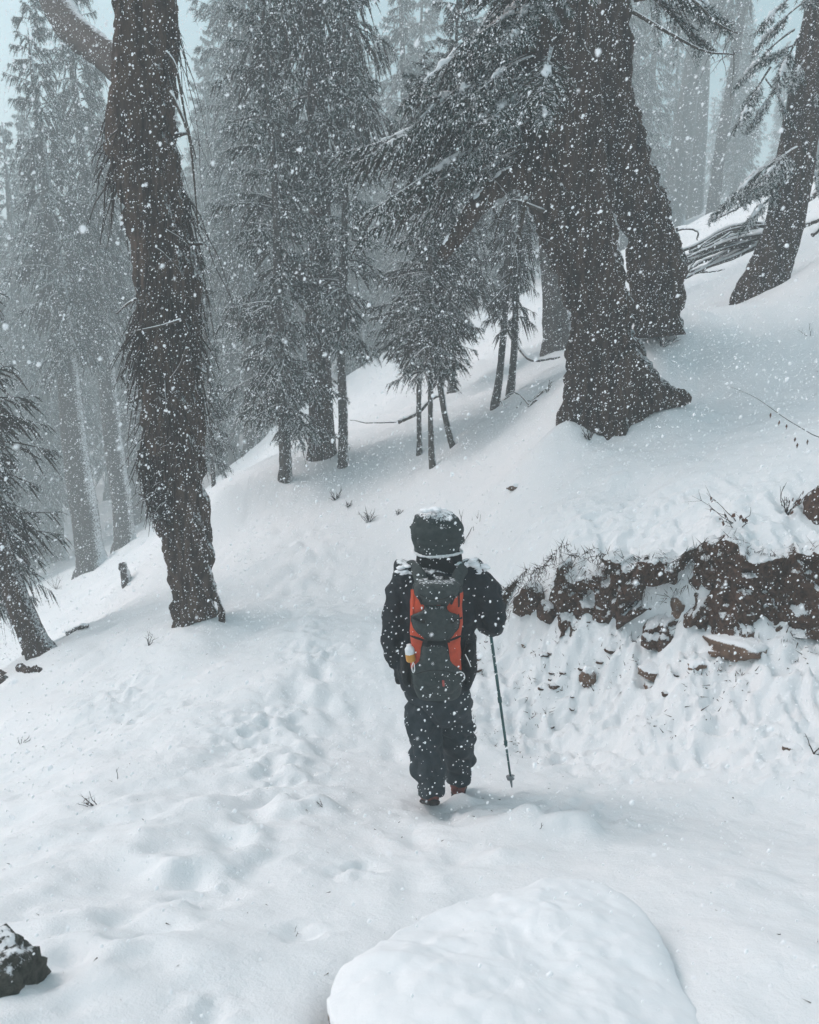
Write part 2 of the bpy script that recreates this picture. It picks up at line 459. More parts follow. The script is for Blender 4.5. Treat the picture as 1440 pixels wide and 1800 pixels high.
def axis(lo, hi, flo, fhi, d, g):
    a = [flo]
    while a[-1] < fhi: a.append(a[-1] + d)
    s = d
    while a[-1] < hi: s *= g; a.append(a[-1] + s)
    s = d
    b = [flo]
    while b[-1] > lo: s *= g; b.append(b[-1] - s)
    return np.array(b[:0:-1] + a)
gx = axis(-120, 120, -2.6, 3.6, 0.022, 1.035)
gy = axis(-40, 160, 1.5, 7.6, 0.022, 1.022)
GX, GY = np.meshgrid(gx, gy, indexing='xy')
GZ = ground(GX, GY)
me = make_mesh('snow_ground', np.stack([GX, GY, GZ], -1).reshape(-1, 3), [(grid_faces(len(gy), len(gx)), 0)], [M['snow']])
tag(link('snow_ground', me), 'snow covered slope with a trodden path through the forest', 'ground', kind='structure')

# ------------------------------------------------------------------ air full of fine snow
def box(lo, hi):
    (a, b, c), (d, e, f) = lo, hi
    V = np.array([(a, b, c), (d, b, c), (d, e, c), (a, e, c), (a, b, f), (d, b, f), (d, e, f), (a, e, f)])
    return V, np.array([(0, 3, 2, 1), (4, 5, 6, 7), (0, 1, 5, 4), (1, 2, 6, 5), (2, 3, 7, 6), (3, 0, 4, 7)])
hz = bpy.data.materials.new('haze'); hz.use_nodes = True
hn = hz.node_tree; hn.nodes.remove(hn.nodes['Principled BSDF'])
pv = hn.nodes.new('ShaderNodeVolumePrincipled')
pv.inputs['Color'].default_value = (0.88, 0.972, 0.985, 1)
pv.inputs['Density'].default_value = 0.0098
pv.inputs['Anisotropy'].default_value = 0.0
hn.links.new(pv.outputs[0], hn.nodes['Material Output'].inputs['Volume'])
V, F = box((GX.min() - 2, GY.min() - 2, GZ.min() - 1.0), (GX.max() + 2, GY.max() + 2, 27.0))
tag(link('haze', make_mesh('haze', V, [(F, 0)], [hz], False)), 'pale air thick with fine falling snow', 'haze', kind='stuff')

# ------------------------------------------------------------------ conifers
def tris(p, d, wv, ln, tw):
    """triangles: root p, direction d, half-width vector wv, length ln; tw lifts"""
    a = p - wv; b = p + wv; c = p + d * ln
    return np.stack([a, b, c], -2).reshape(-1, 3)

def boughs(bag, g, B, Az, L, rise, droop, nlet, nneed, nl, nw, snow=0.25, weep=0.5, letl=0.36, stem_r=0.018, s0=0.12, pitch=None, snow_w=1.3, bare=0.0):
    """B (n,3) starts, Az azimuths, L lengths. material 0 twig, 1 needle, 2 snow"""
    n = len(B)
    s = np.linspace(0, 1, 9)
    od = np.stack([np.cos(Az), np.sin(Az), np.zeros(n)], -1)
    pr = np.stack([-np.sin(Az), np.cos(Az), np.zeros(n)], -1)
    wob = g.normal(0, 0.10, (n, 1))
    def curve(sv):
        sv = np.atleast_2d(sv)
        out = L[:, None] * (sv - 0.10 * sv ** 2)
        zz = L[:, None] * (rise[:, None] * sv - droop[:, None] * sv ** 2 + 0.35 * droop[:, None] * sv ** 4)
        sd = L[:, None] * wob * sv ** 2
        P = B[:, None] + od[:, None] * out[..., None] + pr[:, None] * sd[..., None]
        P[..., 2] += zz
        return P
    P = curve(np.broadcast_to(s, (n, 9)))
    # stems: three-sided
    k = 3; th = np.arange(k) * 2 * np.pi / k
    rad = (stem_r * np.sqrt(L)[:, None] * (1.08 - s[None]) )
    Vs = P[:, :, None, :] + (pr[:, None, None] * np.cos(th)[None, None, :, None] + np.array([0, 0, 1.0]) * np.sin(th)[None, None, :, None]) * rad[..., None, None]
    gf = grid_faces(9, k, True)
    bag.add(Vs.reshape(-1, 3), ((gf[None] + (np.arange(n) * 9 * k)[:, None, None]).reshape(-1, 4), 0))
    # branchlets
    sj = np.sort(g.uniform(s0, 1.0, (n, nlet)), 1)
    Q = curve(sj); Q2 = curve(np.minimum(sj + 0.03, 1.05)); T = unit(Q2 - Q)
    side = np.where(g.random((n, nlet)) < 0.5, -1.0, 1.0)
    sd = pr[:, None] * side[..., None]
    dn = np.array([0, 0, -1.0])
    d0 = unit(T * g.uniform(0.35, 0.9, (n, nlet, 1)) + sd * g.uniform(0.35, 1.0, (n, nlet, 1)) + dn * g.uniform(-0.1, 0.45, (n, nlet, 1)))
    ll = np.clip(L[:, None] * letl * (1.15 - 0.8 * sj) * g.uniform(0.5, 1.25, (n, nlet)), 0.05, 0.75)
    wp = weep * g.uniform(0.3, 1.3, (n, nlet))
    # branchlet stems as thin triangles pairs
    e1 = Q + (d0 * 0.55 + dn * (wp * 0.3)[..., None]) * ll[..., None]
    e2 = Q + (d0 + dn * wp[..., None]) * ll[..., None]
    h = np.array([0, 0, 1.0]) * (0.0035 + 0.004 * ll[..., None])
    Vt = np.stack([Q - h, Q + h, e1, e2], 2).reshape(-1, 3)
    m = n * nlet; i4 = np.arange(m)[:, None] * 4
    bag.add(Vt, (np.concatenate([i4 + np.array([0, 2, 1]), i4 + np.array([0, 3, 2])]), 0))
    # needles
    t = g.uniform(0.05, 1.05, (n, nlet, nneed))
    bp = Q[:, :, None] + (d0[:, :, None] * t[..., None] + dn * (wp[..., None] * t * t)[..., None]) * ll[:, :, None, None]
    bd = unit(d0[:, :, None] + dn * (2 * wp[..., None] * t)[..., None])
    keep = g.random((n, nlet)) >= bare
    bp = bp[keep].reshape(-1, 3); bd = bd[keep].reshape(-1, 3)
    N = len(bp)
    nd = unit(bd * 0.7 + g.normal(0, 0.55, (N, 3)))
    wv = unit(np.cross(nd, g.normal(0, 1, (N, 3)))) * (nw * 0.5 * g.uniform(0.7, 1.3, (N, 1)))
    Vn = tris(bp, nd, wv, nl * g.uniform(0.6, 1.25, (N, 1)), 0)
    bag.add(Vn, (np.arange(N * 3).reshape(-1, 3), 1))
    ms = g.random(N) < snow
    sp = bp[ms] + np.array([0, 0, 0.012]) ; K = len(sp)
    if K:
        sdv = unit(bd[ms] * np.array([1, 1, 0.6]) + g.normal(0, 0.25, (K, 3)))
        hw = unit(np.cross(sdv, np.array([0, 0, 1.0])) + g.normal(0, 0.25, (K, 3))) * (nw * 0.5 * snow_w)
        Vq = tris(sp, sdv, hw, nl * g.uniform(0.6, 1.1, (K, 1)), 0)
        bag.add(Vq, (np.arange(K * 3).reshape(-1, 3), 2))
    return P

def crown(seed, H, h0, n, Lb, Lt, droop, nlet, nneed, nl, nw, snow=0.25, weep=0.5, bare=0.0, pw=0.8, letl=0.36):
    g = np.random.default_rng(seed)
    f = (np.arange(n) + g.random(n)) / n
    z = h0 + (H - h0) * f ** 1.05
    Az = g.uniform(0, 2 * np.pi, n)
    ff = (z - h0) / (H - h0)
    L = (Lb + (Lt - Lb) * ff ** pw) * g.uniform(0.65, 1.2, n)
    L *= np.where(ff < 0.08, 0.7, 1.0)
    B = np.stack([np.zeros(n), np.zeros(n), z], -1)
    bag = Bag()
    boughs(bag, g, B, Az, L, 0.10 + 0.5 * ff + g.normal(0, 0.08, n), droop * (1 - 0.5 * ff) * g.uniform(0.7, 1.3, n), nlet, nneed, nl, nw, snow, weep, letl, bare=bare)
    return bag

def crown_mesh(name, *a, **k):
    bag = crown(*a, **k)
    return bag.mesh(name, [M['twig'], M['needle'], M['puff']], smooth=False)

CROWNS = {
    'tall':   (14, crown_mesh('crown_tall', 101, 14, 3.0, 150, 2.3, 0.4, 0.60, 28, 17, 0.072, 0.0125, 0.44, 1.15)),
    'tall2':  (14, crown_mesh('crown_tall_two', 102, 14, 1.8, 150, 2.0, 0.4, 0.78, 28, 17, 0.072, 0.0125, 0.44, 1.2)),
    'dense':  (10, crown_mesh('crown_dense', 103, 10, 0.9, 170, 1.45, 0.25, 0.58, 28, 16, 0.062, 0.011, 0.44, 1.0)),
    'dense2': (10, crown_mesh('crown_dense_two', 104, 10, 1.6, 170, 1.7, 0.25, 0.66, 30, 20, 0.050, 0.0095, 0.44, 1.1)),
    'pole':   (10, crown_mesh('crown_pole', 105, 10, 1.8, 130, 0.9, 0.3, 0.6, 20, 15, 0.06, 0.0105, 0.44, 1.0)),
    'sparse': (8, crown_mesh('crown_sparse', 106, 8, 1.4, 80, 1.3, 0.3, 0.55, 26, 14, 0.045, 0.008, 0.32, 0.9, 0.45)),
    'sap':    (6, crown_mesh('crown_sapling', 107, 6, 0.9, 110, 1.15, 0.25, 0.55, 28, 20, 0.045, 0.0085, 0.44, 1.0)),
}

def bark_rough(amp, s, fz=1.6, fr=9, burl=0.0):
    def f(P, th):
        x, y, z = P[..., 0], P[..., 1], P[..., 2]
        r = np.abs(vn(x * fr, y * fr, z * fz, s)) + 0.55 * np.abs(vn(x * fr * 2.3, y * fr * 2.3, z * fz * 3, s + 1)) + 0.35 * vn(x * fr * 5, y * fr * 5, z * fz * 9, s + 2)
        low = vn(x * 1.7, y * 1.7, z * 1.3, s + 5) + 0.6 * vn(x * 3.6, y * 3.6, z * 2.9, s + 6)
        return amp * (r - 0.5) + burl * low
    return f

def trunk(parent, pts, rads, seg, rings, mat, rough, name='trunk', off=(0, 0, 0)):
    C = resample(np.hstack([np.asarray(pts, float), np.asarray(rads, float)[:, None]]), rings)
    V, q, t = tube(C[:, :3], np.maximum(C[:, 3], 0.004), seg, rough)
    me = make_mesh(name, V - np.asarray(off), [(q, 0), (t, 0)], [mat])
    return link(name, me, parent)

TREE_ID = 0
def conifer(label, p0, p1, Y, wpx, H, kind, ckscale=1.0, name='spruce_tree', mat='bark_far', group=None, spin=None, base_curve=0.0, seg=14, rings=34, flare=1.5, zc=0.0, cz=1.0):
    """p0 photo foot, p1 a second photo point higher on the trunk, both at Y"""
    global TREE_ID
    TREE_ID += 1
    a = at(p0[0], p0[1], Y)
    a[2] = gz(a[0], a[1])
    H = min(H * (1.25 if Y > 25 else 1.0), 26.0 - a[2], 22)
    b = at(p1[0], p1[1], Y)
    d = unit((b - a)[None])[0]
    r = wpx * px_size(p0[1], Y) * 0.5
    t = thing(name, label, 'tree', a, group)
    hs = np.array([-0.35, 0.0, 0.25, 0.8, 1.8, 3.5, H * 0.5, H])
    rr = r * np.array([flare * 1.15, flare, 1.2, 1.04, 1.0, 0.93, 0.66, 0.05])
    pts = d[None] * hs[:, None]
    g = np.random.default_rng(TREE_ID + 900)
    ph = g.uniform(0, 6)
    pts[:, 0] += base_curve * np.exp(-np.maximum(hs, 0) / 0.6) + np.where(hs > 1, 0.04 * np.sin(hs * 0.9 + ph), 0)
    trunk(t, pts, rr, seg, rings, M[mat], bark_rough(min(0.03, r * 0.22), TREE_ID, 1.4, 7))
    if kind:
        h, cm = CROWNS[kind]
        c = link('crown', cm, t)
        k = H / h
        c.scale = (k * ckscale, k * ckscale, k * cz)
        c.location = (0, 0, zc)
        q = Vector((0, 0, 1)).rotation_difference(Vector(d))
        c.rotation_mode = 'QUATERNION'
        c.rotation_quaternion = q @ Euler((0, 0, (spin if spin is not None else g.uniform(0, 6.28)))).to_quaternion()
    return t

# --- named trees of the middle distance
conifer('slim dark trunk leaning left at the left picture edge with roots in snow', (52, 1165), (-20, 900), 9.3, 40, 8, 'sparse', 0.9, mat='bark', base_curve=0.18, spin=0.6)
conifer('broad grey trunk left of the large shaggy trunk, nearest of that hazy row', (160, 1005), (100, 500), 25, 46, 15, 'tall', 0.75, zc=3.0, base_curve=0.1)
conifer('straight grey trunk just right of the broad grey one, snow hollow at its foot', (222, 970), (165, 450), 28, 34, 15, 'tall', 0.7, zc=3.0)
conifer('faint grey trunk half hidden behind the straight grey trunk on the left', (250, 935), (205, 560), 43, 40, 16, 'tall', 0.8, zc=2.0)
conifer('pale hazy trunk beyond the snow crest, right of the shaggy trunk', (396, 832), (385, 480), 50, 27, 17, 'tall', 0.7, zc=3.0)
conifer('very thin pole of a young tree beside the shaggy trunk at the crest', (377, 862), (370, 760), 15, 7, 4.2, 'sap', 0.7, name='young_tree')
conifer('dense dark young spruce on the crest with short bare foot and spreading roots', (507, 828), (492, 560), 13.3, 19, 9, 'dense', 1.0, base_curve=-0.05)
conifer('straight thick dark trunk on the crest in the middle of the wood', (566, 800), (560, 250), 14, 41, 15, 'tall', 0.72, zc=1.2, mat='bark', flare=1.35)
conifer('slender straight trunk close right of the thick dark trunk on the crest', (603, 805), (603, 300), 13.4, 15, 10, 'pole', 1.0)
conifer('thin curved sapling stem, front one of the clump above the hooded walker', (752, 828), (756, 640), 11.5, 9, 3.8, 'sap', 1.2, zc=0.75, name='sapling', base_curve=0.07, seg=8)
conifer('thin sapling stem with hooked foot, right one of the clump above the walker', (775, 795), (768, 650), 12.0, 10, 5.0, 'sparse', 1.25, zc=0.2, name='sapling', base_curve=0.22, seg=8)
conifer('thin straight sapling stem, rear left one of the clump above the walker', (738, 783), (735, 640), 12.6, 8, 4.4, 'sap', 1.2, zc=0.8, name='sapling', seg=8)
conifer('bare spindly tree with fine side twigs, left of the pair by the big trunk', (880, 716), (893, 470), 13.2, 11, 6, 'sparse', 0.55, name='young_tree', base_curve=-0.08, seg=8)
conifer('bare spindly tree with bushy foot, right of the pair by the big trunk', (902, 705), (912, 470), 13.6, 11, 6.4, 'sparse', 0.55, name='young_tree', base_curve=-0.05, seg=8)
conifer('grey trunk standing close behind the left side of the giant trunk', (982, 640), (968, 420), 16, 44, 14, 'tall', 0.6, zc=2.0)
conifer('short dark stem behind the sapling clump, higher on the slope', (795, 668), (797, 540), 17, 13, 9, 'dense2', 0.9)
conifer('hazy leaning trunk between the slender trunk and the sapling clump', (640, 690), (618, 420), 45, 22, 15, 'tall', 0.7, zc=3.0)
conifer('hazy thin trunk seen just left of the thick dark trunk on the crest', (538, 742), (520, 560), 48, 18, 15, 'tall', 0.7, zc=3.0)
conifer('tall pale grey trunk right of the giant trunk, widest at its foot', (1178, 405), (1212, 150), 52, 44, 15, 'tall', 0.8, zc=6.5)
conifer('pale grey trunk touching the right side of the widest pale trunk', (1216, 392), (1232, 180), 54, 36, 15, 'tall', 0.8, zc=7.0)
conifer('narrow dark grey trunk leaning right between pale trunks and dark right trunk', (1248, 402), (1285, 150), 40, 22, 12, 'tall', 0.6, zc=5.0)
conifer('sturdy dark trunk leaning right near the right edge with curved snowy foot', (1368, 500), (1432, 120), 11.6, 62, 12, None, mat='bark', base_curve=-0.28, seg=28, rings=90, flare=1.3)
conifer('green young spruce hanging its boughs at the left edge above the dark trunk', (-40, 1090), (-60, 700), 10.5, 14, 7, 'dense2', 0.9)
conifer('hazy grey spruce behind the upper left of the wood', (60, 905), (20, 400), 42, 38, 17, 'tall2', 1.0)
conifer('green spruce with long boughs filling the gap behind the shaggy trunk', (440, 800), (435, 500), 27, 22, 13, 'tall', 0.75, zc=0.8)

# --- far wood
far_spots = []
gf = np.random.default_rng(77)
tries = 0
while len(far_spots) < 112 and tries < 4000:
    tries += 1
    Y = gf.uniform(33, 95); x = gf.uniform(-0.62, 0.62) * Y
    if x / Y > -0.06 and Y < 38: continue
    if x / Y > 0.30 and Y < 56: continue
    if 0.02 < x / Y < 0.14 and Y < 40: continue
    if all((x - q[0]) ** 2 + (Y - q[1]) ** 2 > 13 for q in far_spots): far_spots.append((x, Y))
kinds = ['tall', 'tall2', 'dense2', 'tall2', 'dense']
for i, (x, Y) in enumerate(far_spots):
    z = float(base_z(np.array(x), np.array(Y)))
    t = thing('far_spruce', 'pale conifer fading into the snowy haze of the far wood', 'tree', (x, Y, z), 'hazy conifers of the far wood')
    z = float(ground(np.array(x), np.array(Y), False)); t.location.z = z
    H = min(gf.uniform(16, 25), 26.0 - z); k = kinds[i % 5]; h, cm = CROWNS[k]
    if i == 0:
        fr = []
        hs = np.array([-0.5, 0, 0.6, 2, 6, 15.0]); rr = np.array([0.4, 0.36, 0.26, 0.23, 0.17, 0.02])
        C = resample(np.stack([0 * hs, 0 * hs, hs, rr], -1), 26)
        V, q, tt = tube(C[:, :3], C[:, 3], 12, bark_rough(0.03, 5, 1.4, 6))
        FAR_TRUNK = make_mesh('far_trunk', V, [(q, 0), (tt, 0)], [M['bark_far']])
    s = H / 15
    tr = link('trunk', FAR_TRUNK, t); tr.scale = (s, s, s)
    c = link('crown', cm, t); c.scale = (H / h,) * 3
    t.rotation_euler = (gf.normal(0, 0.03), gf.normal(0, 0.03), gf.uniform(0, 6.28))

# --- shaggy trunk on the left
A1 = at(345, 1082, 7.95); A1[2] = gz(A1[0], A1[1])
shag = thing('old_spruce', 'large dark brown trunk hung with dead shaggy twigs beside the path on the left', 'tree', A1)
S1 = [(352, 1150, 44), (347, 1085, 39), (341, 1030, 36), (334, 960, 35), (326, 890, 37), (316, 800, 42.2), (303, 700, 51.9), (299, 600, 52.8), (295, 500, 52.8), (280, 400, 52.8), (262, 300, 56.3), (250, 220, 59.0), (254, 140, 56.3), (257, 60, 59.0), (258, -60, 59.8), (262, -300, 47.5), (270, -700, 40.5), (280, -1300, 26.4)]
pts = np.array([at(a, b, 7.95) for a, b, c in S1]); rd = [c * px_size(b, 7.95) for a, b, c in S1]
trunk(shag, pts, rd, 56, 260, M['bark_brown'], bark_rough(0.10, 201, 1.2, 7, 0.045), off=A1)
# root flare to the right
def root(parent, P, rr, off, mat='bark', seg=14, n=26, s=1, amp=0.03):
    return trunk(parent, P, rr, seg, n, M[mat], bark_rough(amp, 300 + s, 3, 10), 'root', off)
for k, (P, rr) in enumerate([
    ([(352, 985), (364, 1025), (382, 1055)], (0.10, 0.08, 0.03)),
    ([(335, 1010), (330, 1060), (328, 1100)], (0.10, 0.08, 0.03))]):
    Q = [at(a, b, 7.9 - 0.05 * j) for j, (a, b) in enumerate(P)]
    Q.append(Q[-1] + (Q[-1] - Q[-2]) * 0.5 + np.array([0, 0, -0.15]))
    root(shag, Q, list(rr) + [0.02], A1, 'bark_brown', s=k)
# limb leaning away, upper left
Q = [at(225, 130, 8.2), at(170, 85, 10), at(120, 40, 12), at(88, -30, 14), at(70, -140, 16)]
trunk(shag, Q, [0.14, 0.16, 0.20, 0.23, 0.22], 18, 50, M['bark_far'], bark_rough(0.03, 77, 2, 8), 'limb', A1)

def twig_fan(bag, g, start, d, L, r, sag, nside=5, mat=0):
    """one hanging dead twig with side twigs"""
    t = np.linspace(0, 1, 8)[:, None]
    d = np.asarray(d, float)
    wob = np.cumsum(g.normal(0, 0.05, (8, 3)), 0) * L * 0.35
    C = np.asarray(start) + d * L * t + np.array([0, 0, -1.0]) * sag * L * t ** 1.6 + wob
    V, q, tr = tube(C, r * (1.05 - t[:, 0] * 0.85), 4, None, False)
    bag.add(V, (q, mat))
    for _ in range(nside):
        i = g.integers(2, 7)
        dd = unit((unit(g.normal(0, 1, (1, 3))) * 0.9 + np.array([[0, 0, -0.5]])))[0]
        l = L * g.uniform(0.12, 0.35)
        C2 = C[i] + dd * l * np.linspace(0, 1, 4)[:, None] + np.array([0, 0, -0.4]) * l * np.linspace(0, 1, 4)[:, None] ** 2 + np.cumsum(g.normal(0, 0.04, (4, 3)), 0) * l
        V, q, tr = tube(C2, r * 0.5 * np.array([1, 0.8, 0.6, 0.3]), 3, None, False)
        bag.add(V, (q, mat))

g = np.random.default_rng(5)
CS = resample(np.hstack([pts, np.array(rd)[:, None]]), 400)
def shag_twigs(n, zlo, zhi, angs, Lr, outr, r, sag):
    bag = Bag()
    sel = CS[(CS[:, 2] > zlo) & (CS[:, 2] < zhi)]
    cl = [(g.integers(len(sel)), g.uniform(*angs)) for _ in range(max(4, n // 9))]
    for _ in range(n):
        k0, a0 = cl[g.integers(len(cl))]
        c = sel[int(np.clip(k0 + g.normal(0, 4), 0, len(sel) - 1))]
        a = a0 + g.normal(0, 0.22)
        out = np.array([math.cos(a), math.sin(a), 0])
        p = c[:3] + out * c[3] * 0.98
        d = unit((out * g.uniform(*outr) + np.array([g.normal(0, .35), g.normal(0, .35), g.normal(-1.2, .45)]))[None])[0]
        twig_fan(bag, g, p, d, g.uniform(*Lr), r * g.uniform(0.6, 1.3), g.uniform(*sag), int(g.integers(1, 5)))
    return bag
z_ = lambda py: at(300, py, 7.95)[2]
b = shag_twigs(210, z_(860), z_(500), (2.2, 5.2), (0.12, 0.42), (0.1, 0.9), 0.011, (0.2, 1.0))
b2 = shag_twigs(90, z_(720), z_(330), (-1.8, 1.0), (0.10, 0.36), (0.2, 1.0), 0.010, (0.2, 1.2))
b3 = shag_twigs(46, z_(400), z_(-60), (-1.2, 0.9), (0.2, 0.75), (0.1, 0.6), 0.005, (0.6, 1.4))
b4 = shag_twigs(80, z_(520), z_(120), (2.0, 5.2), (0.10, 0.40), (0.2, 0.9), 0.010, (0.4, 1.3))
for i, bb in enumerate((b, b2, b3, b4)):
    link('dead_twigs', bb.mesh('dead_twigs', [M['twig']], A1), shag)
# hanging tangle below the shag and the snow-topped stub
bb = Bag()
for _ in range(46):
    p = at(g.uniform(238, 300), g.uniform(790, 870), 7.75)
    q = at(g.uniform(262, 302), g.uniform(880, 935), 7.75)
    twig_fan(bb, g, p, (q - p) / 0.5, 0.5, 0.012, g.uniform(0.0, 0.2), 5)
link('dead_twigs', bb.mesh('dead_twigs', [M['twig']], A1), shag)
bb = Bag()
for P in ([(240, 525), (222, 536), (205, 552)], [(318, 562), (285, 572), (236, 582)], [(330, 610), (318, 640), (300, 665)], [(292, 90), (310, 120), (325, 200), (345, 280)], [(300, 160), (330, 230), (340, 300), (348, 400)]):
    C = resample([at(a, b_, 7.55) for a, b_ in P], 14)
    V, q, tt = tube(C, np.linspace(0.016, 0.005, 14), 6)
    link('dead_branch', make_mesh('dead_branch', V - A1, [(q, 0), (tt, 0)], [M['log']]), shag)

# --- giant double trunk on the right
A2 = at(1060, 742, 9.0); A2[2] = gz(A2[0], A2[1])
giant = thing('old_cedar', 'giant dark double trunk on the slope at upper right with a drooping broken limb', 'tree', A2)
S2 = [(1064, 800, 90), (1062, 735, 74), (1062, 690, 65), (1064, 630, 62), (1055, 570, 57), (1043, 500, 57), (1026, 430, 59), (1008, 350, 70), (990, 270, 80), (984, 180, 80), (986, 80, 79), (988, -40, 78), (990, -300, 70), (1000, -800, 55), (1010, -1400, 35)]
pts = np.array([at(a, b, 9.0) for a, b, c in S2])
trunk(giant, pts, [c * 0.98 * px_size(b, 9.0) for a, b, c in S2], 72, 280, M['bark'], bark_rough(0.14, 211, 0.9, 5.5, 0.05), off=A2)
S3 = [(1160, 590, 50), (1158, 530, 40), (1155, 470, 40), (1137, 400, 40), (1108, 320, 46), (1086, 240, 48), (1072, 150, 47), (1066, 50, 48), (1066, -80, 48), (1068, -300, 44), (1085, -800, 30), (1100, -1200, 14)]
pts3 = np.array([at(a, b, 9.75 - 0.3 * min(1, max(0, (560 - b) / 400))) for a, b, c in S3])
trunk(giant, pts3, [c * 1.0 * px_size(b, 9.5) for a, b, c in S3], 56, 240, M['bark'], bark_rough(0.13, 221, 0.9, 5.5, 0.05), off=A2)
for k, (P, rr, y) in enumerate([
    ([(1078, 640), (1118, 682), (1165, 697), (1214, 700)], (0.30, 0.27, 0.16, 0.04), 8.85),
    ([(1070, 680), (1075, 730), (1070, 768)], (0.2, 0.17, 0.05), 8.75),
    ([(1030, 670), (1012, 705), (1003, 738)], (0.16, 0.14, 0.05), 8.85),
    ([(1052, 720), (1040, 755), (1025, 772)], (0.10, 0.08, 0.03), 8.7),
    ([(1160, 470), (1180, 500), (1188, 530), (1182, 545)], (0.16, 0.13, 0.10, 0.05), 9.75)]):
    Q = [at(a, b, y - 0.03 * j) for j, (a, b) in enumerate(P)]
    root(giant, Q, rr, A2, 'bark', 18, 34, 10 + k, 0.04)
# broken limb with its snow cap
L1 = [(985, 372, 42), (940, 322, 26), (905, 313, 20), (872, 330, 18), (845, 358, 17), (818, 395, 15), (795, 425, 14), (776, 452, 9)]
Pl = [at(a, b, 8.75 - 0.04 * j) for j, (a, b, c) in enumerate(L1)]
limb = trunk(giant, Pl, [c * px_size(b, 8.7) for a, b, c in L1], 22, 90, M['bark'], bark_rough(0.035, 231, 4, 9), 'limb', A2)
bb = Bag()
Cl = resample(Pl, 60)[18:58]
V, q, tt = tube(Cl + np.array([0, -0.02, 0.075]), np.stack([np.linspace(0.05, 0.012, 40), np.linspace(0.026, 0.008, 40)], -1), 10, lambda P, th: 0.022 * vn(P[..., 0] * 14, P[..., 1] * 14, P[..., 2] * 14, 9))
bb.add(V, (q, 0), (tt, 0)); link('snow_cap', bb.mesh('snow_cap', [M['puff']], A2), limb)
for P in ([(858, 240), (852, 290), (868, 322)], [(925, 345), (915, 400), (905, 450), (893, 500)], [(960, 372), (900, 352), (880, 380), (868, 430)], [(860, 350), (872, 380), (865, 400)], [(1112, 20), (1180, 60), (1240, 90), (1290, 95)], [(1115, 0), (1200, -10), (1260, 40), (1300, 60)]):
    bb = Bag()
    C = resample([at(a, b_, 8.6) for a, b_ in P], 16)
    V, q, tt = tube(C, np.linspace(0.022, 0.006, 16), 6); bb.add(V, (q, 0), (tt, 0))
    for _ in range(14):
        twig_fan(bb, g, C[g.integers(3, 16)], unit(g.normal(0, 1, (1, 3)))[0], g.uniform(0.15, 0.4), 0.004, 0.4, 3)
    link('dead_branch', bb.mesh('dead_branch', [M['log']], A2), giant)

for k, (px, py, dx, dy) in enumerate([(338, 430, 22, -10), (232, 330, -26, -6), (348, 640, 18, 8), (246, 690, -22, 10), (330, 880, 16, -6), (308, 240, 30, -14), (300, 950, -14, 4), (205, 180, -18, 12)]):
    a = at(px - dx * .5, py, 7.98); b_ = at(px + dx * .8, py + dy + 8, 7.9)
    V, q, t_ = tube(np.linspace(a, b_, 8), np.linspace(.03, .012, 8), 8, lambda P, th: .006 * vn(P[..., 0] * 40, P[..., 1] * 40, P[..., 2] * 40, 3))
    link('stub', make_mesh('stub', V - A1, [(q, 0), (t_, 0)], [M['log']]), shag)

def hero_boughs(parent, off, specs, seed, nlet=60, nneed=26, nl=0.048, nw=0.0075, snow=0.35):
    g = np.random.default_rng(seed)
    for (p0, p1, y0, y1, n, spread) in specs:
        a = at(*p0, y0); b_ = at(*p1, y1)
        bag = Bag()
        v = b_ - a; L = np.linalg.norm(v[:2]); az = math.atan2(v[1], v[0])
        B = np.repeat(a[None], n, 0) + g.normal(0, 0.12, (n, 3)) * np.array([1, 1, 1.2])
        Az = az + g.normal(0, spread, n)
        Ls = L * g.uniform(0.65, 1.08, n)
        dr = g.uniform(0.15, 0.5, n)
        ri = v[2] / L + 0.65 * dr + g.normal(0, 0.16, n)
        P = boughs(bag, g, B, Az, Ls, ri, dr, nlet, nneed, nl, nw, snow, 0.55, 0.30, 0.022, 0.30, snow_w=1.6)
        sb = Bag()
        for i in range(n):                                   # ragged ridge of snow lying along the outer bough
            lo = g.uniform(0.25, 0.7); hi = lo + g.uniform(0.15, 0.35)
            sv = np.linspace(lo, min(hi, 1.0), 14) * 8
            C = np.stack([np.interp(sv, np.arange(9), P[i, :, k]) for k in range(3)], -1) + np.array([0, 0, 0.018])
            env = np.sin(np.linspace(0.12, 3.02, 14)) ** 0.6
            rr = np.stack([g.uniform(0.018, 0.04) * env, g.uniform(0.010, 0.02) * env], -1) * g.uniform(0.5, 1.3, (14, 1))
            Vq, q, tr = tube(C + g.normal(0, 0.008, C.shape), rr, 8, lambda P_, th: 0.012 * vn(P_[..., 0] * 30, P_[..., 1] * 30, P_[..., 2] * 30, 4))
            sb.add(Vq, (q, 0), (tr, 0))
        V_, F_ = sb.merge()
        bo = link('bough', bag.mesh('bough', [M['twig'], M['needle'], M['puff']], off, False), parent)
        tag(link('snow', make_mesh('snow', V_ - np.asarray(off), F_ and [(f, 0) for f, m in F_], [M['puff']]), bo), kind='stuff')

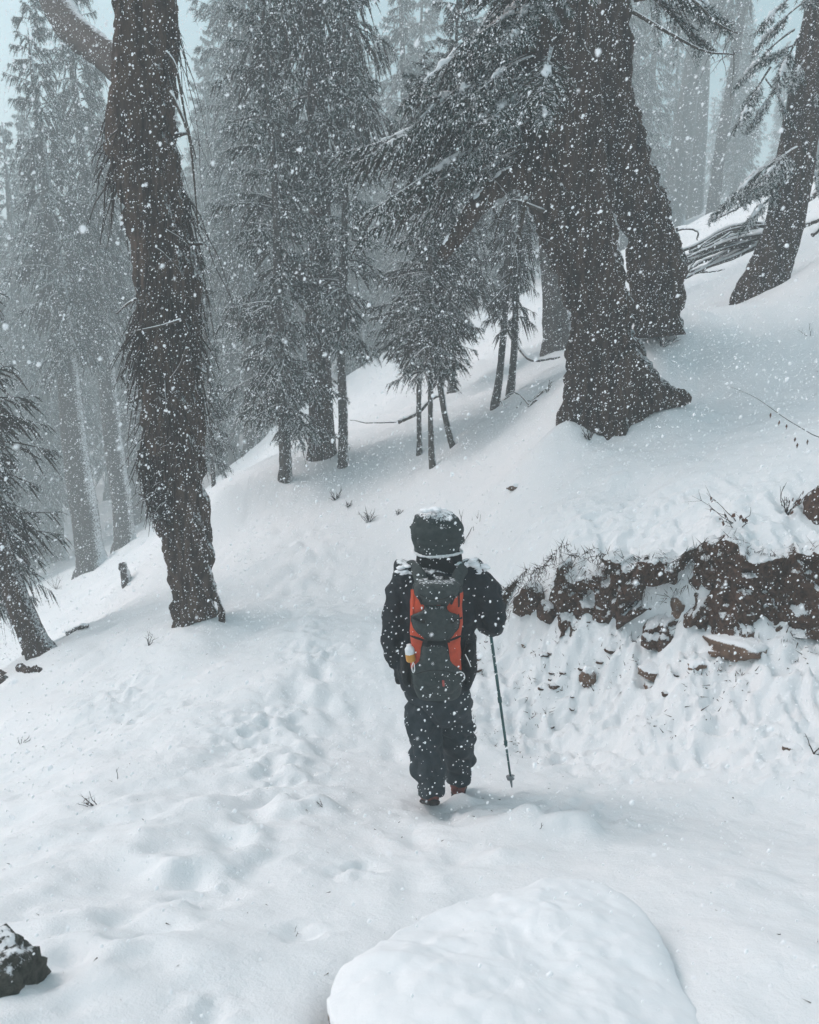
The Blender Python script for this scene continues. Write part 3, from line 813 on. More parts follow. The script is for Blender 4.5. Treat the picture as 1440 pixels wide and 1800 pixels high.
hero_boughs(giant, A2, [
    ((960, 60), (700, 190), 8.9, 8.6, 7, 0.30),
    ((940, 150), (720, 250), 8.9, 8.3, 7, 0.30),
    ((930, 215), (585, 345), 8.8, 8.2, 7, 0.20),
    ((930, 240), (650, 370), 9.1, 9.0, 5, 0.22),
    ((960, 0), (760, 90), 8.8, 8.2, 6, 0.35),
    ((950, 100), (830, 220), 8.7, 7.9, 5, 0.4),
    ((960, 180), (860, 280), 8.7, 8.0, 5, 0.4),
    ((960, -80), (780, 30), 8.9, 8.3, 6, 0.4),
    ((960, -60), (980, 60), 8.4, 7.9, 4, 0.6),
    ((1080, -60), (1290, 60), 9.2, 9.4, 4, 0.3)], 21)
RT = bpy.data.objects.get('spruce_tree.013')
right_tree = [o for o in bpy.data.objects if o.get('label', '').startswith('sturdy dark trunk')][0]
hero_boughs(right_tree, right_tree.location, [
    ((1395, 250), (1275, 330), 11.5, 11.0, 3, 0.25),
    ((1390, 290), (1290, 375), 11.4, 11.0, 4, 0.3),
    ((1400, 120), (1320, 220), 11.5, 11.2, 3, 0.4),
    ((1415, 40), (1330, 110), 11.6, 11.3, 3, 0.4),
    ((1420, -40), (1330, 40), 11.6, 11.3, 4, 0.4),
    ((1425, 120), (1500, 220), 11.6, 11.2, 4, 0.4),
    ((1420, 280), (1490, 400), 11.6, 11.2, 3, 0.4)], 22, 50, 24, 0.055, 0.009)

# ------------------------------------------------------------------ earth bank beside the path
bank = None
nt_, nv_ = 420, 46
tt = np.linspace(0.03, 1.0, nt_)
BC = np.stack([np.interp(tt, np.linspace(0, 1, len(BANK)), BANK[:, k]) for k in (0, 1)], -1)
BNn = np.stack([np.interp(tt, np.linspace(0, 1, len(BANK)), BN[:, k]) for k in (0, 1)], -1)
fz = BC - BNn * 0.22; bz = BC + BNn * 0.24
zb = ground(fz[:, 0], fz[:, 1], False) - 0.03; zt = ground(bz[:, 0], bz[:, 1], False) - 0.005
vv = np.linspace(0, 1, nv_)
edge = sstep((tt - 0.03) / 0.10)
und = fbm(tt * 22, tt * 0 + 3.3, None, 91, 3) * 0.09
zt = zt + 0.05 * fbm(tt * 30, tt * 0 + 8.1, None, 93, 3); zb = zb + 0.05 + 0.10 * sstep((0.5 - tt) / 0.3) + 0.06 * fbm(tt * 26, tt * 0 + 1.7, None, 94, 3)
VB = np.zeros((nt_, nv_, 3))
for j, v in enumerate(vv):
    if v < 0.86:
        f = v / 0.86
        off = -0.16 + 0.05 * f + 0.10 * math.sin(f * 3.14) * 0.5
        zz = zb + (zt - zb) * f
    else:
        f = (v - 0.86) / 0.14
        off = -0.11 + 0.36 * f
        zz = zt + 0.02 * math.sin(f * 3.14) + 0 * zb
    hide = sstep((0.58 - tt) / 0.2) * np.clip(fbm(tt * 13, tt * 0 + v * 2.3, None, 98, 3) * 1.6 + 0.42 + 3.0 * sstep((0.26 - tt) / 0.05), 0, 1)
    o = off + und * (1 - max(0, v - 0.7) / 0.3) + 0.50 * hide
    o = np.where(edge < 1, o * edge + 0.12 * (1 - edge), o)
    VB[:, j, :2] = BC + BNn * o[:, None]; VB[:, j, 2] = zz
X, Y_, Z = VB[..., 0], VB[..., 1], VB[..., 2]
nrm = np.concatenate([-BNn, np.full((nt_, 1), 0.15)], -1)[:, None]
rough = (np.abs(vn(X * 7, Y_ * 7, Z * 9, 95)) - 0.35) * 0.075 + vn(X * 17, Y_ * 17, Z * 17, 96) * 0.04 + vn(X * 40, Y_ * 40, Z * 40, 97) * 0.022
fall = np.clip(np.minimum(vv / 0.1, (1 - vv) / 0.12), 0, 1)[None]
VB = VB + nrm * (rough * fall)[..., None]
me = make_mesh('earth_bank', VB.reshape(-1, 3), [(grid_faces(nt_, nv_)[:, ::-1], 0)], [M['soil']])
bank = tag(link('earth_bank', me), 'cut bank of bare reddish soil under a lip of snow', 'bank', kind='structure')

def rock_mesh(seed, sub=3, amp=0.28, fr=1.3):
    V, F = ICO[sub]
    d = 1 + amp * fbm(V[:, 0] * fr, V[:, 1] * fr, V[:, 2] * fr, seed, 4, 0.55)
    q = np.round(V * 2.2 + vn(V[:, 0] * 2, V[:, 1] * 2, V[:, 2] * 2, seed + 7)[:, None] * 0.4) / 2.2
    W = V * d[:, None]
    return W * 0.8 + q * 0.2 * d[:, None], F

def stone(label, px, py, Y, r, flat=(1, 0.9, 0.7), seed=1, mat='stone', name='stone', cat='stone', sink=0.35, sub=3, z=None, amp=0.28):
    p = at(px, py, Y)
    V, F = rock_mesh(seed, sub, amp)
    me = make_mesh(name, V * r * np.array(flat), [(F, 0)], [M[mat]])
    o = link(name, me, None, (p[0], p[1], (p[2] if z is None else z)))
    o.rotation_euler = (0.2 * seed % 0.5, 0.1, seed * 1.7)
    return tag(o, label, cat, 'stones lying below the earth bank' if name == 'stone' else None)

def hit(px, py):
    """first meeting of the view ray with the ground"""
    d = at(px, py, 1.0) - np.array([0, 0, CAM_Z])
    t = np.concatenate([np.arange(1.5, 12, 0.04), np.arange(12, 60, 0.15)])
    P = np.array([0, 0, CAM_Z]) + d[None] * t[:, None]
    g_ = ground(P[:, 0], P[:, 1])
    k = np.argmax(P[:, 2] < g_)
    return P[k] if (P[:, 2] < g_).any() else P[-1]

def stone_at(label, px, py, r, **k):
    p = hit(px, py)
    return stone(label, px, py, p[1], r, z=p[2] + r * 0.1, **k)
stone_at('upright reddish brown stone standing out of the snow below the bank', 1034, 1196, 0.085, flat=(0.75, 0.8, 1.25), seed=3)
stone_at('low brown stone with snowy top right of the upright reddish stone', 1148, 1182, 0.085, flat=(1.4, 0.9, 0.55), seed=4)
stone_at('long ragged brown stone under the darkest part of the bank', 1290, 1140, 0.16, flat=(1.5, 0.8, 0.5), seed=5)
stone_at('small tan stone between the low brown stone and the long ragged one', 1226, 1170, 0.07, flat=(1.2, 0.9, 0.7), seed=6)
stone_at('rough brown stone at the left end of the bank near the walker', 935, 1062, 0.15, flat=(0.9, 0.8, 1.1), seed=7, mat='soil')
stone_at('jagged soil block with snow in its cracks by the left end of the bank', 968, 1075, 0.13, flat=(1.0, 0.8, 0.8), seed=8, mat='soil')
stone_at('pale tan stone set at the foot of the soil face', 1195, 1068, 0.085, flat=(0.8, 0.7, 1.3), seed=9)
stone_at('small brown stone poking out of the snow right of the walking pole', 925, 1135, 0.05, seed=10)
stone_at('little dark stone lowest on the snowy clods near the right edge', 1400, 1316, 0.055, flat=(1.6, 0.9, 0.6), seed=11)
stone_at('snow capped brown stone at the right edge below the soil face', 1425, 1105, 0.09, flat=(1.3, 0.9, 0.7), seed=12)
stone_at('dark soil hump at the right edge above the end of the bank', 1452, 900, 0.17, flat=(0.8, 0.8, 1.2), seed=15, mat='soil', sub=4)
stone_at('small dark stone alone on the smooth slope above the walker', 905, 858, 0.055, flat=(1.5, 0.8, 0.7), seed=13)
stone_at('tiny brown stone amid the clods below the low brown stone', 1142, 1208, 0.05, seed=14)

# ------------------------------------------------------------------ foreground rocks
OUT = [(582, 1765), (600, 1712), (655, 1668), (755, 1606), (880, 1568), (985, 1540), (1090, 1568), (1150, 1630), (1190, 1720), (1250, 1830), (1240, 2000), (1000, 2150), (720, 2150), (580, 1960)]
def atz(px, py, z):
    d = at(px, py, 1.0) - np.array([0, 0, CAM_Z]); return np.array([0, 0, CAM_Z]) + d * ((z - CAM_Z) / d[2])
zo = [0.86, 0.84, 0.80, 0.74, 0.70, 0.68, 0.68, 0.70, 0.74, 0.80, 0.9, 1.0, 1.0, 0.95]
OP = np.array([atz(a, b_, z) for (a, b_), z in zip(OUT, zo)])
OPc = resample(np.vstack([OP, OP[:1]]), 241)[:-1]
OPc += np.stack([fbm(OPc[:, 0] * 9, OPc[:, 1] * 9, None, 8, 3), fbm(OPc[:, 0] * 9, OPc[:, 1] * 9, None, 9, 3), 0 * OPc[:, 0]], -1) * 0.014
cen = OPc.mean(0)
rr_ = np.linspace(0, 1, 90)
VV = []
for r in rr_:
    P = cen + (OPc - cen) * (r ** 0.8)
    prof = 0.052 * (1 - r ** 3.2) ** 0.8
    P = P.copy(); P[:, 2] = cen[2] + (OPc[:, 2] - cen[2]) * r ** 0.8 + prof + (0.022 * fbm(P[:, 0] * 3.5, P[:, 1] * 3.5, None, 3, 4) + 0.004 * vn(P[:, 0] * 22, P[:, 1] * 22, None, 6)) * (1 - r ** 6) + 0.03 * vn(P[:, 0] * 2.0, P[:, 1] * 2.0, None, 4) * (1 - r ** 6)
    VV.append(P)
for dz, s in ((-0.05, 0.995), (-0.12, 0.97), (-0.35, 0.90)):
    P = cen + (OPc - cen) * s; P[:, 2] = OPc[:, 2] + dz
    VV.append(P)
VV = np.array(VV)
nb = 240
me = make_mesh('boulder', VV.reshape(-1, 3) - cen, [(grid_faces(len(VV), nb, True), 0)], [M['boulder']])
tag(link('boulder', me, None, cen), 'big rounded boulder under smooth snow in the bottom foreground', 'boulder')

p = at(-15, 1735, 2.05)
V, F = rock_mesh(31, 4, 0.25, 1.4)
V = V * np.array([0.115, 0.14, 0.12])
V = V + unit(V) * (0.012 * vn(V[:, 0] * 40, V[:, 1] * 40, V[:, 2] * 40, 5) + 0.006 * vn(V[:, 0] * 110, V[:, 1] * 110, V[:, 2] * 110, 6))[:, None]
tag(link('rock', make_mesh('rock', V, [(F, 0)], [M['rock_dark']]), None, p), 'dark rough rock with snow specks in the bottom left corner', 'rock')

# ------------------------------------------------------------------ walker
PY0 = 4.45
FEET = np.array([at(778, 1400, PY0)[0], PY0, 0.0])
def pp(px, py, dy=0.0): return at(px, py, PY0 + dy)
walker = thing('person', 'hooded walker in dark winter clothes seen from behind on the snowy path', 'person', FEET)

def remeshed(name, parts, voxel, mat, parent, off, wr=0.0, wfr=9.0, seed=1, iters=2, wz=1.0, post=None):
    bag = Bag()
    for V, q, t in parts: bag.add(V, (q, 0), (t, 0))
    V, F = bag.merge()
    me = make_mesh(name + '_src', V, F, [mat])
    o = bpy.data.objects.new(name + '_src', me); COL.objects.link(o)
    m = o.modifiers.new('r', 'REMESH'); m.mode = 'VOXEL'; m.voxel_size = voxel; m.use_smooth_shade = True
    s = o.modifiers.new('s', 'SMOOTH'); s.iterations = iters; s.factor = 0.5
    dg = bpy.context.evaluated_depsgraph_get(); dg.update()
    e = o.evaluated_get(dg)
    out = bpy.data.meshes.new_from_object(e)
    bpy.data.objects.remove(o); bpy.data.meshes.remove(me)
    n = len(out.vertices); co = np.zeros(n * 3, np.float32); out.vertices.foreach_get('co', co); co = co.reshape(-1, 3).astype(float)
    if wr:
        no = np.zeros(n * 3, np.float32); out.vertices.foreach_get('normal', no); no = no.reshape(-1, 3)
        x, y, z = co.T
        d = (np.abs(vn(x * wfr + 0.5 * z * wfr, y * wfr, z * wfr * 1.7 * wz, seed)) - 0.35) * wr + vn(x * wfr * 2.4, y * wfr * 2.4, z * wfr * 2.8 * wz, seed + 1) * wr * 0.45
        co = co + no * d[:, None]
    if post is not None: co = post(co)
    out.vertices.foreach_set('co', (co - off).astype(np.float32).ravel())
    out.name = name
    out.materials.clear(); out.materials.append(mat)
    out.polygons.foreach_set('use_smooth', np.ones(len(out.polygons), bool)); out.update()
    return link(name, out, parent)

def limbt(P, rad, seg=18, n=24):
    rad = np.asarray(rad, float)
    if rad.ndim == 1: rad = np.stack([rad, rad], -1)
    C = resample(np.hstack([np.asarray(P, float), rad]), n)
    return tube(C[:, :3], np.maximum(C[:, 3:], 0.004), seg)

def ball(c, r):
    V, F = ICO[3]
    return V * np.asarray(r) + np.asarray(c), np.zeros((0, 4), int), F

M['jacket'] = snowy('black_jacket', (0.006, 0.009, 0.012), (0.016, 0.022, 0.027), 30, 0.92, 0.07, 0.38, (0.05, -0.15, 1), 0.75, 0.006, 1, 26, 0.35)
M['trousers'] = snowy('slate_trousers', (0.014, 0.021, 0.026), (0.032, 0.044, 0.052), 24, 1.05, 0.08, 0.40, (0, -0.3, 1), 0.7, 0.006, 1, 60)
M['hood'] = snowy('grey_green_hood', (0.020, 0.028, 0.028), (0.042, 0.055, 0.054), 30, 0.84, 0.10, 0.62, (0, -0.10, 1), 0.8, 0.005, 1, 75)
M['skin'] = plain('skin', (0.42, 0.25, 0.18), 0.55, 0.3, 0.08, 30)
M['glove'] = plain('black_glove', (0.012, 0.014, 0.016), 0.8, 0.2, 0.2, 60)
M['pack'] = snowy('grey_pack_cloth', (0.026, 0.034, 0.034), (0.052, 0.064, 0.063), 50, 1.02, 0.08, 0.42, (0, -0.1, 1), 0.75, 0.003, 1, 70)
M['pack_dark'] = plain('black_pack_cloth', (0.012, 0.014, 0.015), 0.8, 0.2, 0.2, 60)
M['orange'] = plain('orange_pack_cloth', (0.46, 0.058, 0.02), 0.7, 0.3, 0.2, 25, 0.002)
M['boot'] = plain('red_brown_boot', (0.16, 0.05, 0.04), 0.7, 0.3, 0.5, 45, 0.003)
M['sole'] = plain('boot_sole', (0.02, 0.018, 0.017), 0.8, 0.2, 0.3, 50)
M['pole'] = plain('teal_pole', (0.012, 0.075, 0.078), 0.4, 0.5, 0.2, 30)
M['metal'] = plain('pole_metal', (0.20, 0.22, 0.23), 0.4, 0.5, 0.15, 40)
M['cord'] = plain('white_cord', (0.75, 0.76, 0.76), 0.8, 0.2, 0.05, 40)
M['reflect'] = plain('pale_band', (0.62, 0.65, 0.66), 0.6, 0.3, 0.2, 60)
M['bottle_white'] = plain('bottle_white', (0.72, 0.76, 0.78), 0.4, 0.4, 0.05, 20)
M['bottle_yellow'] = plain('bottle_yellow', (0.55, 0.26, 0.04), 0.4, 0.4, 0.15, 20)

# left arm hangs, right arm bends forward to the pole
LA = [pp(717, 1012, .02), pp(704, 1040, .01), pp(696, 1075, 0), pp(693, 1112, .0), pp(698, 1150, .05), pp(704, 1182, .10)]
RA = [pp(826, 1010, .02), pp(846, 1034, .01), pp(858, 1060, 0), pp(862, 1084, .01), pp(862, 1092, .12), pp(858, 1090, .24)]
HANDR = pp(857, 1094, .32); HANDL = pp(707, 1197, .13)
LL = [pp(750, 1215, .02), pp(746, 1255, .02), pp(748, 1310, .0), pp(754, 1350, -.03), pp(757, 1375, -.05)]
RL = [pp(794, 1215, .04), pp(798, 1255, .10), pp(803, 1305, .18), pp(806, 1335, .2), pp(807, 1356, .2)]
TOR = [pp(770, 1000, .03), pp(770, 1030, .02), pp(769, 1090, .02), pp(768, 1150, .03), pp(769, 1215, .03)]
k_ = px_size(1100, PY0)

# continuous body under the clothes, with a face and two hands
body = [limbt(TOR, [(0.10, 0.07), (0.19, 0.11), (0.17, 0.11), (0.15, 0.11), (0.16, 0.12)]),
        limbt(LA, [.055, .05, .046, .042, .036, .030]), limbt(RA, [.055, .05, .046, .042, .036, .030]),
        limbt(LL, [.085, .08, .06, .055, .045]), limbt(RL, [.085, .08, .06, .055, .045]),
        limbt([pp(771, 1015, .03), pp(771, 970, .05)], [.06, .056], 16, 8),
        ball(pp(769, 938, .055), (0.078, 0.098, 0.115)),
        ball(pp(769, 944, .155), (0.016, 0.022, 0.022)),
        ball(pp(769, 958, .12), (0.042, 0.042, 0.04))]
def hand_parts(wrist, palm_dir, curl_dir, side, s=1.0):
    """palm, four unequal bent fingers and a thumb"""
    w_ = np.asarray(wrist); pd = unit(np.asarray(palm_dir, float)[None])[0]; cd = np.asarray(curl_dir, float); cd = unit((cd - pd * (cd @ pd))[None])[0]
    sv = np.cross(pd, cd) * side
    out = [limbt([w_, w_ + pd * .045 * s, w_ + pd * .085 * s], [(.026 * s, .018 * s), (.040 * s, .017 * s), (.038 * s, .014 * s)], 14, 10)]
    for i, l in enumerate((.070, .078, .073, .058)):
        b0 = w_ + pd * .080 * s + sv * (.030 - .020 * i) * s
        p1 = b0 + (pd * .8 + cd * .5) * l * .42 * s; p2 = p1 + (pd * .1 + cd) * l * .34 * s; p3 = p2 + (-pd * .7 + cd * .5) * l * .26 * s
        out.append(limbt([b0 - pd * .02 * s, b0, p1, p2, p3], np.array([.0095, .0095, .009, .008, .007]) * s, 10, 14))
    b0 = w_ + pd * .025 * s + sv * .030 * s
    out.append(limbt([b0, b0 + (sv * .7 + pd * .5 + cd * .2) * .032 * s, b0 + (sv * .7 + pd * 1.2 + cd * .9) * .045 * s, b0 + (sv * .3 + pd * 1.5 + cd * 1.6) * .048 * s], np.array([.013, .012, .010, .008]) * s, 10, 12))
    return out
hr = hand_parts(HANDR - np.array([-0.0, 0.085, 0.0]), (0.0, 1, -0.05), (-0.9, 0.1, -0.3), 1)
hl = hand_parts(LA[-1], HANDL - LA[-1], (0.8, 0.4, 0.1), -1)
remeshed('body', body + [limbt([RA[-1], HANDR - np.array([0, .085, 0])], [.03, .026], 12, 6)], 0.011, M['skin'], walker, FEET)
remeshed('glove', hr, 0.0045, M['glove'], walker, FEET, iters=1)
remeshed('glove', hl, 0.0045, M['glove'], walker, FEET, iters=1)

jacket = [limbt([pp(771, 990, .04), pp(770, 1004, .03), pp(769, 1022, .02), pp(769, 1060, .02), pp(768, 1120, .02), pp(768, 1170, .02), pp(769, 1200, .02), pp(770, 1212, .02)],
                [(.10, .085), (.155, .10), (.215, .13), (.225, .145), (.215, .15), (.225, .155), (.215, .155), (.19, .14)], 32, 40),
          limbt(LA, [.078, .077, .076, .074, .062, .047]), limbt([LA[4], LA[5], LA[5] + np.array([.004, .012, -.02])], [.058, .050, .042], 16, 8),
          limbt(RA, [.082, .090, .092, .088, .080, .058]),
          ball(LA[0], .088), ball(RA[0], .092), ball(RA[3], .086)]
remeshed('jacket', jacket, 0.011, M['jacket'], walker, FEET, 0.030, 8.0, 3)
trs = [limbt([pp(770, 1170, .03), pp(770, 1205, .03), pp(771, 1240, .035), pp(771, 1262, .04)], [(.16, .12), (.178, .135), (.175, .135), (.13, .11)], 28, 16),
       limbt(LL + [pp(757, 1388, -.05)], [.095, .103, .098, .092, .086, .080], 20, 34), limbt(RL + [pp(807, 1373, .2)], [.095, .103, .098, .092, .088, .084], 20, 34)]
remeshed('trousers', trs, 0.011, M['trousers'], walker, FEET, 0.034, 9.0, 9, wz=0.8)
# scarf-like dark collar between hood and shoulders
remeshed('collar', [limbt([pp(771, 1012, .03), pp(771, 992, .035), pp(771, 975, .04), pp(771, 966, .045)], [(.135, .10), (.128, .105), (.122, .108), (.112, .10)], 28, 16)], 0.011, M['pack_dark'], walker, FEET, 0.014, 12, 5)
# hood: a shell open at the front
def hood_mesh():
    rows = [(972, .120, .120), (962, .126, .128), (950, .136, .138), (937, .142, .146), (922, .136, .142), (911, .119, .126), (903, .094, .10), (897.5, .062, .066), (894, .015, .018)]
    C = resample(np.array([np.r_[pp(769 - 0.02 * (970 - r[0]), r[0], .045), r[1], r[2]] for r in rows]), 44)
    nseg = 60
    th = np.linspace(R(-142), R(142), nseg)              # measured from straight back; the face opening stays free
    V = []
    for c in C:
        x = np.sin(th) * c[3]; y = -np.cos(th) * c[4]
        V.append(np.stack([c[0] + x, c[1] + y, np.full(nseg, c[2])], -1))
    V = np.array(V)
    d = (np.abs(vn(V[..., 0] * 13 + V[..., 2] * 8, V[..., 1] * 13, V[..., 2] * 17, 5)) - 0.3) * 0.022 + vn(V[..., 0] * 30, V[..., 1] * 30, V[..., 2] * 46, 6) * 0.006
    # seams: one band seam low and one across the back
    for py in (946,):
        z0 = pp(769, py, 0)[2]; d = d - 0.007 * np.exp(-((V[..., 2] - z0) / 0.006) ** 2)
    c0 = C[:, None, :3]; V = V + unit(V - c0) * d[..., None]
    o = link('hood', make_mesh('hood', V.reshape(-1, 3) - FEET, [(grid_faces(44, nseg), 0)], [M['hood']]), walker)
    m = o.modifiers.new('solid', 'SOLIDIFY'); m.thickness = 0.012; m.offset = -1
    return o
hood = hood_mesh()
C = []
for a in np.linspace(R(-140), R(140), 50):
    c = pp(770, 968.5, .045); C.append(c + np.array([math.sin(a) * .129, -math.cos(a) * .131, 0.004 * math.sin(a * 2.2)]))
V, q, tt_ = tube(np.array(C), np.full((50, 2), 0.0075), 8, lambda P, th: 0.003 * vn(P[..., 0] * 60, P[..., 1] * 60, P[..., 2] * 60, 3))
link('hood_band', make_mesh('hood_band', V - FEET, [(q, 0), (tt_, 0)], [M['reflect']]), hood)
# snow settled on the shoulders and hood
def snow_patch(cx, cy, dy, sx, sy, sz, seed, n=26):
    bag = Bag(); gg = np.random.default_rng(seed)
    for _ in range(n):
        c = pp(cx + gg.normal(0, sx), cy + gg.normal(0, sy), dy + gg.normal(0, sz))
        Vi, Fi = ICO[2]; s = gg.uniform(.008, .024)
        bag.add(Vi * np.array([s * 1.3, s * 1.2, s * .55]) * (1 + .3 * vn(Vi[:, 0] * 2, Vi[:, 1] * 2, Vi[:, 2] * 2, int(gg.integers(99))))[:, None] + c, (Fi, 0))
    return bag
bag = Bag()
for a in (snow_patch(824, 992, -.03, 7, 3.0, .03, 1, 34), snow_patch(843, 1000, -.02, 6, 3.5, .03, 2, 30), snow_patch(706, 1006, -.05, 5, 4, .02, 3, 12), snow_patch(768, 896, .03, 13, 0.7, .04, 4, 9)):
    V, F = a.merge(); bag.add(V, *F)
tag(link('snow', bag.mesh('snow', [M['puff']], FEET), walker), kind='stuff')

# boots
def boot(c, yaw, pitch, name='boot'):
    up = [limbt([(0, -.10, .05), (0, -.02, .055), (0, .09, .045), (0, .155, .035)], [(.040, .044), (.048, .05), (.05, .042), (.034, .026)], 18, 18), limbt([(0, -.05, .05), (0, -.055, .17)], [.05, .054], 16, 8)]
    so = [limbt([(0, -.125, .012), (0, -.04, .012), (0, .07, .012), (0, .165, .014)], [(.036, .016), (.046, .016), (.054, .016), (.036, .013)], 18, 18)]
    Mx = np.array((Matrix.Translation(Vector(c)) @ Matrix.Rotation(yaw, 4, 'Z') @ Matrix.Rotation(pitch, 4, 'X')))
    tf = lambda P: P @ Mx[:3, :3].T + Mx[:3, 3]
    o = remeshed(name, up, 0.008, M['boot'], walker, FEET, 0.006, 25, 4, post=tf)
    remeshed('sole', so, 0.007, M['sole'], o, FEET, 0.004, 40, 4, iters=1, post=tf)
lf = pp(757, 1395, 0.0); boot((lf[0], PY0 - .06, 0.028), R(8), R(-26))
rf = pp(808, 1376, .2); boot((rf[0], rf[1] + .05, -0.055), R(-8), R(2))

# ------------------------------------------------------------------ rucksack
PB = pp(769, 1225, -.2)
pack = thing('backpack', 'dark grey rucksack with bright orange side panels on the walker\'s back', 'backpack', PB)
PR = [(1017, 752, 790, -.10, -.19), (1022, 734, 804, -.11, -.27), (1035, 724, 813, -.12, -.30), (1060, 721, 814, -.12, -.315), (1100, 720, 813, -.12, -.32), (1135, 722, 810, -.12, -.325), (1170, 721, 812, -.12, -.325), (1200, 725, 812, -.12, -.32), (1220, 733, 806, -.12, -.28), (1227, 750, 790, -.13, -.20)]
PRr = resample(np.array(PR), 70)
seg = 48; th = np.linspace(0, 2 * np.pi, seg, endpoint=False)
def sgnpow(v, e): return np.sign(v) * np.abs(v) ** e
VP = []
for py, xl, xr, yb, yf in PRr:
    c = pp((xl + xr) / 2, py, (yb + yf) / 2)
    hw = (xr - xl) / 2 * px_size(py, PY0 + yf); hd = abs(yf - yb) / 2
    VP.append(np.stack([c[0] + sgnpow(np.cos(th), .55) * hw, c[1] + sgnpow(np.sin(th), .6) * hd, np.full(seg, c[2])], -1))
VP = np.array(VP)
VP += (unit(VP - VP.mean(1, keepdims=True)) * (0.006 * vn(VP[..., 0] * 14, VP[..., 1] * 14, VP[..., 2] * 20, 6))[..., None])
Vc = np.vstack([VP.reshape(-1, 3), VP[0].mean(0), VP[-1].mean(0)])
kk = np.arange(seg); n_ = len(VP)
capf = np.concatenate([np.stack([kk, (kk + 1) % seg, np.full(seg, n_ * seg)], -1), np.stack([(n_ - 1) * seg + (kk + 1) % seg, (n_ - 1) * seg + kk, np.full(seg, n_ * seg + 1)], -1)])
gq_ = grid_faces(n_, seg, True); pyr = PRr[:-1, 0].repeat(seg)
grey_ = (pyr < 1036) | (pyr > 1167)
link('bag', make_mesh('bag', Vc - PB, [(gq_[~grey_], 0), (gq_[grey_], 1), (capf, 1)], [M['orange'], M['pack']]), pack)

def panel(name, rows, mat, lift, puff, nu=30, nv=26, seed=1, wrap=0.0):
    rows = np.array(rows, float)
    py = np.linspace(rows[0, 0], rows[-1, 0], nu)
    xl = np.interp(py, rows[:, 0], rows[:, 1]); xr = np.interp(py, rows[:, 0], rows[:, 2])
    V = np.zeros((nu, nv, 3)); Vb = np.zeros((nu, nv, 3))
    for i in range(nu):
        yf = np.interp(py[i], PRr[:, 0], PRr[:, 4]); bl = np.interp(py[i], PRr[:, 0], PRr[:, 1]); br = np.interp(py[i], PRr[:, 0], PRr[:, 2])
        s = np.linspace(0, 1, nv); x = xl[i] + (xr[i] - xl[i]) * s
        u = np.clip(np.abs((x - (bl + br) / 2) / ((br - bl) / 2)), 0, 0.99)
        curve = 0.10 * (1 - (1 - u ** 3.64) ** 0.3)
        ed = np.minimum(np.minimum(s, 1 - s) * (xr[i] - xl[i]) / 9, min(i, nu - 1 - i) * (py[-1] - py[0]) / nu / 9)
        d = lift * np.clip(ed * 2, 0.15, 1) + puff * sstep(ed)
        for j in range(nv):
            V[i, j] = pp(x[j], py[i], yf + curve[j] - d[j]); Vb[i, j] = pp(x[j], py[i], yf + curve[j] + 0.02)
    V[..., 1] += 0.009 * vn(V[..., 0] * 20, V[..., 2] * 30, None, seed) + 0.004 * vn(V[..., 0] * 60, V[..., 2] * 60, None, seed + 1)
    A_ = V.reshape(-1, 3); B_ = Vb.reshape(-1, 3); N = nu * nv
    idx = np.arange(N).reshape(nu, nv)
    rim = np.concatenate([idx[0], idx[1:, -1], idx[-1, -2::-1], idx[-2:0:-1, 0]])
    r2 = np.roll(rim, -1)
    gfq = grid_faces(nu, nv)
    me = make_mesh(name, np.vstack([A_, B_]) - PB, [(gfq, 0), (gfq[:, ::-1] + N, 0), (np.stack([rim, r2, r2 + N, rim + N], -1), 0)], [mat])
    return link(name, me, pack)
panel('lid', [(1019, 752, 788), (1023, 731, 805), (1032, 725, 811), (1042, 727, 809), (1052, 733, 801), (1060, 741, 792), (1066, 746, 786)], M['pack'], 0.016, 0.024, seed=3)
panel('front_flap', [(1064, 746, 786), (1070, 745, 786), (1076, 737, 791), (1081, 722, 808), (1092, 722, 809), (1104, 726, 807), (1114, 735, 800), (1122, 743, 793), (1128, 752, 783)], M['pack'], 0.012, 0.022, seed=5)
panel('front_strip', [(1124, 744, 786), (1140, 740, 789), (1165, 738, 790)], M['pack_dark'], 0.006, 0.010, seed=7)
panel('lower_pocket', [(1133, 742, 788), (1150, 739, 790), (1162, 737, 792), (1168, 730, 798), (1176, 722, 811), (1200, 724, 812), (1216, 733, 806), (1225, 748, 792)], M['pack'], 0.012, 0.022, seed=9)
panel('side_panel', [(1036, 722, 727), (1046, 722, 729), (1081, 721, 725)], M['orange'], 0.004, 0.006, 16, 8, seed=11)
panel('compression_strap', [(1078, 784, 800), (1086, 794, 810)], M['pack_dark'], 0.012, 0.004, 8, 8, seed=12)
panel('edge_trim', [(1040, 805.5, 808.5), (1120, 805, 808)], M['pack_dark'], 0.010, 0.004, 30, 6, seed=13)
# mesh side pockets
def blob(name, P, rad, mat, voxel=0.009, wr=0.01, seed=2):
    return remeshed(name, [limbt(P, rad, 20, 20)], voxel, mat, pack, PB, wr, 16, seed)
blob('side_pocket', [pp(826, 1128, -.16), pp(826, 1150, -.17), pp(825, 1180, -.17), pp(820, 1200, -.17)], [(.022, .06), (.034, .08), (.035, .085), (.02, .06)], M['pack_dark'])
blob('side_pocket', [pp(713, 1135, -.16), pp(712, 1155, -.17), pp(713, 1182, -.17), pp(719, 1203, -.17)], [(.014, .05), (.022, .07), (.026, .08), (.016, .06)], M['pack_dark'])
